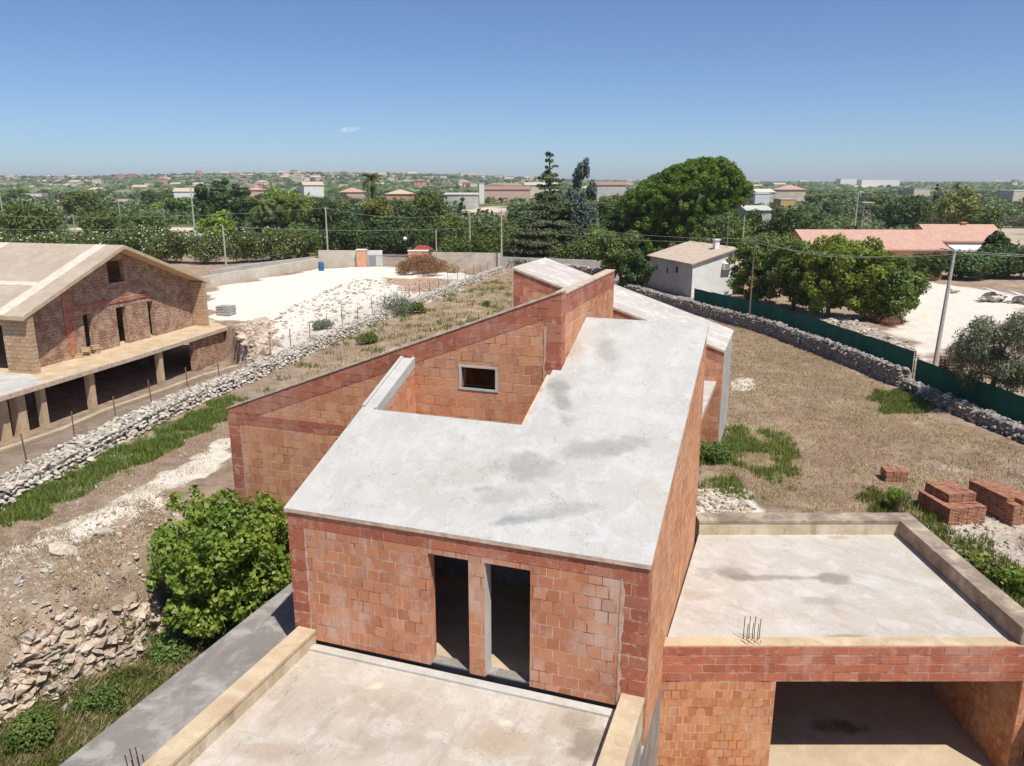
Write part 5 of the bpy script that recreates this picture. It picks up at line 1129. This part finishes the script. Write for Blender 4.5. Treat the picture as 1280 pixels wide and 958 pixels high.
# porch roof, globe lamp behind
q0, q1, D = sx(517, 98.5), sx(541, 98.5), 98.5; z = gz(q0, D); t = empty('porch', ((q0 + q1) / 2, D, z), 'small dark red tiled porch roof behind the pink pier', 'porch')
b = MB(); b.poly([(q0, D - 1, z + 1.95), (q1, D - 1, z + 1.95), ((q0 + q1) / 2 + .6, D, z + 2.45), ((q0 + q1) / 2 - .6, D, z + 2.45)], [(0, 0), (2, 0), (1.5, 1), (.5, 1)]); b.poly([(q1, D - 1, z + 1.95), (q1, D + 1, z + 1.95), ((q0 + q1) / 2 + .6, D, z + 2.45)]); b.poly([(q0, D + 1, z + 1.95), (q0, D - 1, z + 1.95), ((q0 + q1) / 2 - .6, D, z + 2.45)]); b.poly([(q1, D + 1, z + 1.95), (q0, D + 1, z + 1.95), ((q0 + q1) / 2 - .6, D, z + 2.45), ((q0 + q1) / 2 + .6, D, z + 2.45)])
M['porch_red'] = tile_mat('porch_red', (.30, .06, .05), (.22, .04, .035), (.25, .08, .06)); b.build('roof', [M['porch_red']], t)
b = MB(); b.box(TI, (q0 + .2, D - .8, z), (q1 - .2, D + .8, z + 1.94)); b.build('porch_wall', [M['peach']], t)
q = sx(507.5, 99); z = gz(q, 99); t = empty('globe_lamp', (q, 99, z), 'white globe lamp on a thin post behind the gate', 'lamp'); b = MB(); b.tube([(q, 99, z), (q, 99, z + 3.0)], .04, 6); b.build('post', [M['dark']], t)
b = MB(); V0_, F0_ = ico(2); 
np_mesh('globe', V0_ * .26 + np.array([q, 99, z + 3.2]), F0_, [M['white_wall']], t, smooth=True)
# blue barrel
q = G(402, 341, -.5); z = gz(q[0], q[1]); M['blue'] = plain('blue', (0.03, 0.13, 0.33), .15, .5, 4)
t = empty('barrel', (q[0], q[1], z), 'blue plastic barrel standing by the pale wall on the lot', 'barrel'); b = MB(); prof = [(0, .27), (.12, .3), (.3, .29), (.32, .31), (.6, .31), (.62, .29), (.82, .3), (.93, .26)]
b.tube([(q[0], q[1], z + a * 1.05) for a, _ in prof], [c * 1.1 for _, c in prof], 14); b.build('barrel_body', [M['blue']], t, smooth=True); b = MB(); b.tube([(q[0], q[1], z + .977), (q[0], q[1], z + 1.01)], .28, 14); b.build('lid', [M['blue']], t)
# wire fence by the left stone wall
def net_mat(name, c, cell, thick):
    t = NT(name); uv = t.coord('UV'); s = t.node('ShaderNodeSeparateXYZ'); t.l.new(uv, s.inputs[0]); f = []
    for a, b_ in ((1, 1), (1, -1)):
        v = t.math('ADD', t.math('MULTIPLY', s.outputs[0], a / cell), t.math('MULTIPLY', s.outputs[1], b_ / cell)); fr = t.math('FRACT', v); f.append(t.math('LESS_THAN', fr, thick))
    m = t.math('MAXIMUM', f[0], f[1]); t.done(c, .6); tr = t.n.new('ShaderNodeBsdfTransparent'); ms = t.n.new('ShaderNodeMixShader')
    t.l.new(m, ms.inputs[0]); t.l.new(tr.outputs[0], ms.inputs[1]); t.l.new(t.b.outputs[0], ms.inputs[2]); t.l.new(ms.outputs[0], t.out.inputs[0]); return t.m
M['net'] = net_mat('net', (.12, .13, .12), .09, .10)
Pn, qn, Ln = resample(LW, 2.6); tn, nn = dirs(Pn); FP = Pn - nn * 1.05
FP = np.array([p for p in FP if p[1] > 22]); zf = ground_h(FP[:, 0], FP[:, 1])
t = empty('wire_fence', (*FP[len(FP) // 2], zf[len(FP) // 2]), 'thin wire mesh fence on dark posts beyond the left stone wall', 'fence')
for i, p in enumerate(FP):
    hh = 1.25 + random.uniform(-.1, .15); dx = random.uniform(-.08, .08); b = MB(); b.tube([(p[0], p[1], zf[i] - .3), (p[0] + dx, p[1], zf[i] + hh)], .028, 5); b.build('fence_post', [M['wood_pole']], t)
b = MB()
for i in range(len(FP) - 1):
    a, c = FP[i], FP[i + 1]; d = float(np.linalg.norm(c - a)) ; u0 = i * 2.6; hh = 1.1
    b.poly([(a[0], a[1], zf[i]), (c[0], c[1], zf[i + 1]), (c[0], c[1], zf[i + 1] + hh), (a[0], a[1], zf[i] + hh)], [(u0, 0), (u0 + d, 0), (u0 + d, hh), (u0, hh)])
b.build('wire_mesh', [M['net']], t)
# green shade screen
M['screen'] = plain('screen', (0.014, 0.095, 0.062), .25, .75, 1.2); M['screen'].node_tree.nodes['Principled BSDF'].inputs['Specular IOR Level'].default_value = .15
SIDE = 1
def screen(label, path, z0, z1):
    P, q_, L_ = resample(path, .5); P = np.vstack([P, path[-1]]); t_, n_ = dirs(P); r = random.Random(3)
    root = empty('shade_screen', (*P[len(P) // 2], z0), label, 'screen'); b = MB(); off = [r.uniform(-.025, .025) for _ in P]; zz = [r.uniform(-.03, .02) for _ in P]
    for i in range(len(P) - 1):
        a = P[i] + n_[i] * off[i]; c = P[i + 1] + n_[i + 1] * off[i + 1]
        b.poly([(*a, z0), (*c, z0), (*c, z1 + zz[i + 1]), (*a, z1 + zz[i])], [(i, 0), (i + 1, 0), (i + 1, 1), (i, 1)])
    b.build('green_cloth', [M['screen']], root)
    for i in range(0, len(P), 5):
        b = MB(); p = P[i] - n_[i] * .07 * SIDE; b.tube([(*p, z0 - .8), (*p, z1 + .04)], .025, 5); b.build('screen_post', [M['dark']], root)
screen('long dark green shade screen behind the right stone wall from white house to step', [(14.5, 62.6), (17.9, 53.8), (19.2, 46), (20.15, 38.6)], .35, 1.50)
screen('lower dark green shade screen continuing to the right edge', [(20.2, 38.4), (20.6, 34), (21.15, 30.2), (21.9, 25), (23, 19)], .02, 1.18)

# ================================================================== houses
def house(label, x, y, yaw, w, d, h, kind, rh, wall, roof, name='house', over=.35, wins=(), z=None, zo=0.0, sx_=1):
    """front faces -Y before yaw; ridge runs along w"""
    z = (gz(x, y) if z is None else z) + zo; t = empty(name, (x, y, z), label, 'house'); c, s_ = math.cos(yaw), math.sin(yaw)
    T = lambda a, b_, zz: np.array([x + c * a - s_ * b_, y + s_ * a + c * b_, z + zz])
    b = MB(); W2, D2 = w / 2, d / 2; g = kind == 'gable'
    op = [(o[0], o[1], o[2], o[3]) for o in wins]
    b.wall(T, (-W2, -D2), (W2, -D2), .3, -.5, h if kind != 'shed' else h, op, mt=0)
    top = [(0, h), (D2, h + rh), (d, h)] if g else ([(0, h), (d, h + rh)] if kind == 'shed' else h)
    topb = [(0, h), (D2, h + rh), (d, h)] if g else ([(0, h + rh), (d, h)] if kind == 'shed' else h)
    b.wall(T, (W2, -D2 + .001), (W2, D2 - .001), .3, -.5, top, mt=0); b.wall(T, (-W2, D2 - .001), (-W2, -D2 + .001), .3, -.5, topb, mt=0)
    b.wall(T, (W2, D2), (-W2, D2), .3, -.5, h if kind != 'shed' else h + rh, mt=0); b.build('walls', [wall], t)
    if wins:
        for o in wins:
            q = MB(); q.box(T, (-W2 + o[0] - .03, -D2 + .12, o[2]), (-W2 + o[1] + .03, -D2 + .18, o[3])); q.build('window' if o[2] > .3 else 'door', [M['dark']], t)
    b = MB(); e = over
    if kind == 'flat': b.box(T, (-W2 - .15, -D2 - .15, h + .003), (W2 + .15, D2 + .15, h + .28))
    elif kind == 'shed':
        k_ = rh / d; b.slab(T, [(-W2 - e, -D2 - e), (W2 + e, -D2 - e), (W2 + e, D2 + e), (-W2 - e, D2 + e)], lambda a, c_: h + .12 + k_ * (c_ + D2), .11)
    else:
        hip = D2 if kind == 'hip' else -e
        k_ = rh / D2; ez = h - k_ * e + .14; X0, X1, Y0, Y1 = -W2 - e, W2 + e, -D2 - e, D2 + e; R0, R1 = -W2 + hip, W2 - hip; rz = h + rh + .14
        A = [(X0, Y0, ez), (X1, Y0, ez), (X1, Y1, ez), (X0, Y1, ez)]; Rg = [(R0, 0, rz), (R1, 0, rz)]
        sl = math.hypot(D2, rh)
        b.poly([T(*A[0]), T(*A[1]), T(*Rg[1]), T(*Rg[0])], [(0, 0), (w, 0), (w, sl), (0, sl)]); b.poly([T(*A[2]), T(*A[3]), T(*Rg[0]), T(*Rg[1])], [(0, 0), (w, 0), (w, sl), (0, sl)])
        if kind == 'hip': b.poly([T(*A[1]), T(*A[2]), T(*Rg[1])], [(0, 0), (d, 0), (d / 2, sl)]); b.poly([T(*A[3]), T(*A[0]), T(*Rg[0])], [(0, 0), (d, 0), (d / 2, sl)])
        dn = .14
        B_ = [(p_[0], p_[1], p_[2] - dn) for p_ in A]
        for i in range(4): b.poly([T(*B_[i]), T(*B_[(i + 1) % 4]), T(*A[(i + 1) % 4]), T(*A[i])], [(0, 0), (1, 0), (1, .1), (0, .1)])
        Rb = [(p_[0], p_[1], p_[2] - dn) for p_ in Rg]
        b.poly([T(*Rb[0]), T(*Rb[1]), T(*B_[1]), T(*B_[0])]); b.poly([T(*Rb[1]), T(*Rb[0]), T(*B_[3]), T(*B_[2])])
    b.build('roof', [roof], t); return t, T
# little white house beyond the screen
HZ = gz(16, 69.8); a_ = R(16.5); HO = np.array([15.95, 69.9]); 
hc = HO + np.array([math.cos(a_), math.sin(a_)]) * 2.05 + np.array([-math.sin(a_), math.cos(a_)]) * 4.2
# ridge rises to the right: turn so that the low eave is the left wall
t, T = house('little white house with a mossy tiled roof sloping down to the left', hc[0], hc[1], a_ - math.pi / 2, 8.4, 4.1, 3.0, 'shed', 1.15, M['plaster_grey'], M['tile_old'], over=.28, wins=[(5.2, 5.75, 1.9, 2.5), (3.4, 3.8, 1.7, 2.2), (1.3, 1.7, 1.8, 2.2)], z=HZ)
b = MB(); c_, s_ = math.cos(a_), math.sin(a_); TH = lambda a, b_, zz: np.array([HO[0] + c_ * a - s_ * b_, HO[1] + s_ * a + c_ * b_, HZ + zz])
b.wall(TH, (-.02, -.04), (4.12, -.04), .05, -.3, [(0, 2.98), (4.14, 4.14)], mt=0); b.build('front_render', [M['white_wall']], t)
b = MB(); b.box(TH, (2.9, -.42, 2.45), (3.7, -.05, 3.0)); ac = empty('air_conditioner', TH(3.3, -.3, 2.45), 'white air conditioner unit on the white house wall', 'air conditioner')
b.build('housing', [M['white_wall']], ac); b = MB(); b.box(TH, (2.96, -.428, 2.5), (3.45, -.424, 2.95)); b.build('grille', [M['metal']], ac); b = MB(); b.box(TH, (2.95, -.4, 2.38), (3.0, -.05, 2.445)); b.box(TH, (3.6, -.4, 2.38), (3.65, -.05, 2.445)); b.build('bracket', [M['metal']], ac)
b = MB(); b.box(TH, (3.3, 2.0, 3.9), (3.75, 2.45, 4.85)); b.box(TH, (3.22, 1.92, 4.852), (3.83, 2.53, 4.95)); b.build('chimney', [M['white_wall']], t)
b = MB(); b.tube([TH(4.0, 1.2, 4.1), TH(4.0, 1.2, 7.6)], .03, 5); b.tube([TH(3.7, 1.2, 7.3), TH(4.3, 1.2, 7.3)], .015, 4); b.tube([TH(3.75, 1.2, 7.0), TH(4.25, 1.2, 7.0)], .015, 4); b.build('antenna', [M['metal']], t)
house('small tiled lean-to just right of the white house', 22.6, 73.5, R(8), 3.4, 3.2, 2.2, 'shed', .6, M['peach'], M['tile_old'], name='shed')
# terracotta villa
house('low terracotta villa, long left wing with a red tiled hip roof', sx(1082, 86), 88, R(-2), sx(1163, 84) - sx(1000, 84), 9.5, 3.25, 'gable', 1.6, M['orange_wall'], M['tile_red'], wins=[(8.0, 9.2, .0, 2.1), (10.6, 11.4, .9, 2.0), (4.5, 5.8, .9, 2.0)])
t, T = house('low terracotta villa wing with a cream awning over its terrace', sx(1193, 99), 100, R(-3), 8.4, 7.5, 3.2, 'gable', 1.6, M['pink_wall'], M['tile_red'], wins=[(4.4, 5.5, .9, 2.1)])
b = MB(); b.slab(T, [(-2.6, -5.9), (2.6, -5.9), (2.6, -3.8), (-2.6, -3.8)], lambda a, c_: 2.3 + .2 * (c_ + 5.9), .35); b.build('awning', [M['white_wall']], t)
for xx in (-2.5, 2.5): b = MB(); b.box(T, (xx - .09, -5.8, -.2), (xx + .09, -5.62, 1.94)); b.build('awning_post', [M['white_wall']], t)
b = MB(); b.box(T, (.6, -.3, 4.0), (1.1, .2, 5.1)); b.box(T, (.5, -.4, 5.102), (1.2, .3, 5.2)); b.build('chimney', [M['orange_wall']], t)
def H_(px0, px1, yt, D, yaw, d, kind, rh, wall, roof, label, wins=(), name='house'):
    if D < 400: D = D * 1.45; d = d * 1.3
    x = sx((px0 + px1) / 2, D); z = gz(x, D); w = (px1 - px0) / 985 * D; top = HC - D * math.tan(PITCH + math.atan((yt - 479) / FPX)) - z
    return house(label, x, D + d / 2, yaw, w, d, max(1.8, top - rh - .2), kind, rh, M[wall], M[roof], wins=wins, name=name)
H_(381, 405, 227, 290, R(25), 8, 'gable', 1.6, 'white_wall', 'tile_old', 'white gabled house rising above the round tree at left of centre')
H_(428, 458, 235, 265, R(5), 8, 'hip', 1.8, 'pink_wall', 'tile_red', 'red tiled roof peeping left of the tall palm')
H_(487, 516, 237, 250, R(-8), 8, 'hip', 1.8, 'orange_wall', 'tile_old', 'ochre roofed house right of the tall palm')
H_(556, 598, 241, 235, R(4), 7, 'shed', .6, 'plaster_grey', 'plaster_grey', 'long low grey roofed open shed left of the pink house', [(1, 9, 0, 1.6)], 'shed')
H_(603, 662, 233, 300, R(-3), 9, 'gable', 1.6, 'pink_wall', 'tile_brown', 'pink house with brown roof and three small windows', [(3, 4, 1.2, 2.1), (7.5, 8.5, 1.2, 2.1), (11, 12, 1.2, 2.1)])
H_(600, 606, 229, 295, 0, 2, 'flat', 0, 'white_wall', 'white_wall', 'narrow white water tower beside the pink house', name='tower')
H_(655, 695, 228, 330, R(4), 8, 'gable', 1.4, 'plaster_pale', 'plaster_grey', 'pale house glimpsed behind the left of the tall cedar')
H_(742, 778, 227, 270, R(6), 9, 'gable', 1.5, 'plaster_grey', 'tile_brown', 'grey house with flat brown roof between conifer and pine', [(3, 4, 1, 2)])
H_(936, 960, 236, 240, R(10), 7, 'gable', 1.3, 'plaster_grey', 'plaster_pale', 'grey gabled house right of the big pine')
H_(940, 957, 242, 215, R(-10), 6, 'flat', 0, 'white_wall', 'white_wall', 'small white cube house right of the big pine', [(1.2, 2, .6, 1.8)])
H_(966, 1001, 231, 250, R(-12), 9, 'hip', 1.9, 'plaster_pale', 'tile_red', 'two storey house with red hip roof right of the big pine', [(2, 3, 1, 2.2), (5, 6, 1, 2.2)])
H_(968, 986, 249, 200, R(5), 5, 'flat', 0, 'orange_wall', 'plaster_pale', 'low yellow annex below the red hip roofed house')
H_(925, 957, 257, 132, R(8), 5, 'gable', .9, 'plaster_grey', 'plaster_grey', 'grey barrel like shed roof under the pine', name='shed')
H_(1040, 1062, 224, 1400, 0, 20, 'flat', 0, 'white_wall', 'white_wall', 'white industrial hall on the horizon, left of the longer one')
H_(1066, 1112, 225, 1350, 0, 20, 'flat', 0, 'white_wall', 'white_wall', 'long white industrial hall on the horizon at right')
H_(1250, 1290, 238, 260, R(6), 8, 'flat', 0, 'plaster_pale', 'white_wall', 'pale flat roofed house at the far right edge')
H_(316, 334, 232, 250, R(10), 8, 'hip', 1.7, 'pink_wall', 'tile_red', 'small red roofed house right of the dark pine cluster')
H_(1128, 1150, 236, 330, R(10), 8, 'flat', 0, 'plaster_pale', 'tile_old', 'pale low house behind the large dark tree at right')
H_(40, 62, 242, 330, R(10), 8, 'flat', 0, 'white_wall', 'tile_old', 'pale low house in the far left fields')
H_(225, 248, 235, 420, R(10), 10, 'gable', 1.6, 'white_wall', 'tile_old', 'white gabled farmhouse left of the dark pine cluster')
# the scattered settlement: copies of three kinds
hp = [house('x', 0, 0, 0, 11, 8, 3.4, 'hip', 1.8, M['white_wall'], M['tile_red'], z=0, wins=[(1.5, 2.6, .9, 2.2), (5, 6, 0, 2.2), (8, 9.2, .9, 2.2)])[0], house('x', 0, 0, 0, 9, 8, 5.6, 'flat', 0, M['plaster_pale'], M['plaster_pale'], z=0, wins=[(2, 3, 1, 2.2), (6, 7, 1, 2.2)])[0], house('x', 0, 0, 0, 13, 8, 3.2, 'gable', 1.6, M['plaster_pale'], M['tile_old'], z=0, wins=[(2, 3, .9, 2.1), (6, 7.2, 0, 2.2), (10, 11, .9, 2.1)])[0], house('x', 0, 0, 0, 9, 9, 6.2, 'hip', 1.8, M['peach'], M['tile_brown'], z=0, wins=[(1.5, 2.5, 1, 2.2), (6, 7, 1, 2.2), (1.5, 2.5, 4, 5.2), (6, 7, 4, 5.2)])[0]]
hn = ['white house with red hip roof', 'pale flat roofed house', 'pale farmhouse with tan roof', 'peach two storey house']; rt = random.Random(5)
for i in range(125):
    D = 720 * (2900 / 720) ** (rt.random() ** .75); px = rt.uniform(0, 1280) if i % 2 else rt.uniform(0, 700); x = (px - 640) / 985 * D; k = rt.choices(range(4), [3, 3, 3, 2])[0]; s_ = rt.uniform(.7, 1.1) * (1.0 + D / 3200)
    zi = next(z_ for z_, f in zones if f(px)); dd = 'on the far slopes' if D > 1100 else 'distant'
    copy_tree(hp[k], (x, D, gz(x, D) + .3), rt.uniform(-.6, .6), s_, f'{hn[k]}, {dd}, {zi}', f'{dd} {hn[k]}s {zi}')
for p_ in hp:
    for ch in kids(p_): bpy.data.objects.remove(ch)
    bpy.data.objects.remove(p_)

# ================================================================== poles and wires
TOP = {}
def pole(key, label, px, yt, D, r0=.12, mat='pole', lean=(0, 0), arm=0, name='utility_pole', base=None):
    x = sx(px, D); z = gz(x, D)
    if base is not None: x, D, z = base[0], base[1], gz(base[0], base[1])
    h = HC - D * math.tan(PITCH + math.atan((yt - 479) / FPX)) - z; tp = (x + lean[0], D + lean[1], z + h)
    t = empty(name, (x, D, z), label, 'pole'); b = MB(); b.tube([(x, D, z - .4), ((x + tp[0]) / 2, (D + tp[1]) / 2, z + h / 2), tp], [r0, r0 * .8, r0 * .6], 8); b.build('shaft', [M[mat]], t, smooth=True)
    b = MB()
    if arm:
        b.tube([(tp[0] - arm, tp[1] - .1, tp[2] + .12), (tp[0] + arm * .8, tp[1] + .1, tp[2] - .12)], .03, 5)
    else: b.tube([(tp[0] - .12, tp[1], tp[2] - .25), (tp[0] + .12, tp[1], tp[2] - .25)], .03, 4)
    b.build('crossarm', [M['metal']], t); TOP[key] = tp; return t
pole('a', 'concrete utility pole standing behind the low white lot wall', 283, 282, 92)
pole('b', 'concrete utility pole behind the pale wall left of the gate', 411, 259, 99)
pole('c', 'utility pole in front of the rendered wall by the pink pier', 546, 287, 95, .09)
pole('d', 'utility pole behind the rendered wall near its middle', 588, 264, 100)
pole('e', 'utility pole at the far right end of the rendered wall', 627, 262, 94.2)
pole('f', 'brown wooden pole standing against the right stone wall', 941, 297, 55.0, .07, 'wood_pole')
pb_ = G(1166, 470, -.3)
pole('g', 'leaning weathered pole with a crossarm at the edge of the right yard', 1188, 314, 42.7, .13, 'pole', (.42, .3), .8, base=(pb_[0], pb_[1]))
pole('h', 'slim mast standing close behind the white house chimney', 926, 270, 90, .08)
pole('i', 'tall pale pole behind the terracotta villa', 1063, 240, 170, .2)
pole('j', 'tall pale pole left of the dark pine cluster', 248, 232, 180, .2)
pole('k', 'leftmost utility pole in the far fields', 14, 238, 200, .2); pole('l', 'utility pole in the left fields above the neighbouring roof', 56, 246, 180, .16)
pole('m', 'utility pole beside the one above the neighbouring roof', 66, 250, 165, .14); pole('n', 'short utility pole by the left pale field strip', 100, 268, 140, .12)
pole('o', 'thin utility pole right of the left pale field strip', 212, 262, 150, .12); pole('p', 'thin pole left of the round tree at left', 158, 250, 190, .12)
# lattice pylon
x, D = sx(1074, 160), 160; z = gz(x, D); t = empty('lattice_pylon', (x, D, z), 'small lattice pylon behind the terracotta villa', 'pylon'); 
h_ = HC - D * math.tan(PITCH + math.atan((254 - 479) / FPX)) - z
for i, (a, c_) in enumerate(((-1, -1), (1, -1), (1, 1), (-1, 1))):
    b = MB(); b.tube([(x + a * 1.0, D + c_ * 1.0, z), (x + a * .55, D + c_ * .55, z + h_)], .05, 4); b.build('pylon_leg', [M['pole']], t)
b = MB()
for k in range(6):
    z0 = z + h_ * k / 6; z1 = z + h_ * (k + 1) / 6; r0 = 1 - .45 * k / 6; r1 = 1 - .45 * (k + 1) / 6
    b.tube([(x - r0, D - r0, z0), (x + r1, D - r1, z1)], .03, 4); b.tube([(x + r0, D - r0, z0), (x - r1, D - r1, z1)], .05, 4)
b.box(TI, (x - 1.2, D - 1.2, z + h_), (x + 1.2, D + 1.2, z + h_ + .2)); b.build('bracing', [M['pole']], t)
M['wire'] = plain('wire', (0.30, 0.29, 0.27), .1, .6, 2)
def wire(pts, label, r=.02, sag=.7):
    b = MB()
    for p, q in zip(pts[:-1], pts[1:]):
        p, q = np.array(p), np.array(q); n = 10; b.tube([p + (q - p) * k / n - np.array([0, 0, sag * 4 * (k / n) * (1 - k / n)]) for k in range(n + 1)], r, 4, cap=False)
    tag(b.build('overhead_wire', [M['wire']], None, tuple(pts[0])), label, 'cable')
off = lambda k, dz=-.1, dx=0: (TOP[k][0] + dx, TOP[k][1], TOP[k][2] + dz)
wire([(-75, 96, off('a')[2]), off('a'), off('e', -1.9), off('f', -.35), off('g', -.15, .5), (48, 36, 7.0)], 'lower overhead wire from the far left past the wooden pole to the leaning pole', .014, .5)
wire([(-75, 100, off('b')[2] - .5), off('b'), off('d'), off('e')], 'upper overhead wire linking the three concrete poles at the back', .014, .9)
wire([off('e', -.2), off('f', -.1), off('g', .05, -.7), (48, 37, 7.6)], 'upper overhead wire from the back wall over the white house to the leaning pole', .013, .8)
wire([off('j'), off('i')], 'far overhead wire across the plain between two tall poles', .03, 3.0)
# debris at the back of the right yard
M['white_metal'] = plain('white_metal', (.62, .62, .62), .2, .6, 3)
for k, (px, py, w_, lb) in enumerate([(1243, 379, 1.1, 'grey heap under a tilted white sheet at the back of the yard'), (1272, 381, 1.0, 'grey heap under a white sheet at the right edge of the yard'), (1192, 368, .5, 'low pale debris heap beside the shade behind the leaning pole')]):
    q = G(px, py, -.4); z = gz(q[0], q[1]); t = empty('debris_heap', (q[0], q[1], z), lb, 'debris heap'); rgk = np.random.default_rng(k); C = np.stack([q[0] + rgk.normal(0, w_ * .55, 14), q[1] + rgk.normal(0, w_ * .3, 14), z + rgk.uniform(.1, .6, 14) * w_], 1)
    V, F_, col = rocks(C, rgk.uniform(.25, .5, 14) * w_, k); np_mesh('debris', V, F_, [M['stone']], t, col=col)
    if k < 2:
        b = MB(); b.slab(TI, [(q[0] - w_ * .7, q[1] - .6), (q[0] + w_ * .6, q[1] - .4), (q[0] + w_ * .5, q[1] + .7), (q[0] - w_ * .8, q[1] + .6)], lambda a, c: z + w_ * .85 - (a - q[0]) * .28 + (c - q[1]) * .12, .05); b.build('sheet', [M['white_metal']], t)
# ladder like rack of sticks by the leaning pole
q = G(1190, 466, -.3); z = gz(q[0], q[1]); t = empty('pallet_pile', (q[0], q[1], z), 'small pile of brown pallets beside the foot of the leaning pole', 'pallets')
for k in range(5):
    b = MB()
    for j_ in range(5): b.box(TI, (q[0] - .5 + j_ * .22, q[1] - .5, z + k * .17), (q[0] - .38 + j_ * .22, q[1] + .5, z + k * .17 + .025))
    for j_ in range(3): b.box(TI, (q[0] - .5, q[1] - .5 + j_ * .45, z + k * .17 + .027), (q[0] + .5, q[1] - .4 + j_ * .45, z + k * .17 + .12))
    b.build('pallet', [M['wood_pole']], t)
# ================================================================== the small cloud and the air
def cloud(px, py, D, w, label, seed):
    rr0 = ray(px, py); c = np.array([0, 0, HC]) + rr0 * (D / rr0[1]); r = np.random.default_rng(seed); V0, F0 = ico(3); n = 3
    C = np.array([[-.30, 0, -.06], [0.02, .1, 0], [.33, 0, .05]]) * w; s_ = w * np.array([.15, .2, .13])
    bm_V = []; bm_F = []; 
    for i in range(n): bm_V.append(V0 * (1 + r.normal(0, .08, (len(V0), 1))) * s_[i] * np.array([1.35, 1, .55]) + C[i] + c); bm_F.append(F0 + i * len(V0))
    m = NT('cloud_' + str(seed)); n_ = m.ramp(m.noise(m.mapv(m.pos(), (1 / w, 1 / w, 2.4 / w)), 2.2, 5, .6), .38, .75, 0, .16); m.done((.9, .9, .92), 1)
    tl = m.n.new('ShaderNodeBsdfTranslucent'); tl.inputs[0].default_value = (.95, .95, .97, 1); df = m.n.new('ShaderNodeBsdfDiffuse'); df.inputs[0].default_value = (.95, .95, .97, 1)
    a_s = m.n.new('ShaderNodeAddShader'); m.l.new(tl.outputs[0], a_s.inputs[0]); m.l.new(df.outputs[0], a_s.inputs[1]); tr = m.n.new('ShaderNodeBsdfTransparent'); mx = m.n.new('ShaderNodeMixShader')
    m.l.new(n_, mx.inputs[0]); m.l.new(tr.outputs[0], mx.inputs[1]); m.l.new(a_s.outputs[0], mx.inputs[2]); m.l.new(mx.outputs[0], m.out.inputs[0])
    return tag(np_mesh('cloud', np.concatenate(bm_V), np.concatenate(bm_F), [m.m], None, tuple(c), smooth=True), label, 'cloud', kind='structure')
cloud(435, 162, 5000, 145, 'small white wisp of cloud left of centre', 1)
hz = NT('haze'); hz.n.remove(hz.b); v = hz.n.new('ShaderNodeVolumePrincipled'); v.inputs['Color'].default_value = (0.88, 0.93, 1.0, 1); v.inputs['Density'].default_value = 0.00015; v.inputs['Anisotropy'].default_value = .1
hz.l.new(v.outputs[0], hz.out.inputs['Volume'])
b = MB(); zl = float(GZ.min()) - 1.2; b.box(TI, (-5600, -60, zl), (5600, 7900, max(float(GZ.max()) + 14, 60))); tag(b.build('haze', [hz.m]), 'thin summer haze over the plain', 'haze', kind='stuff')
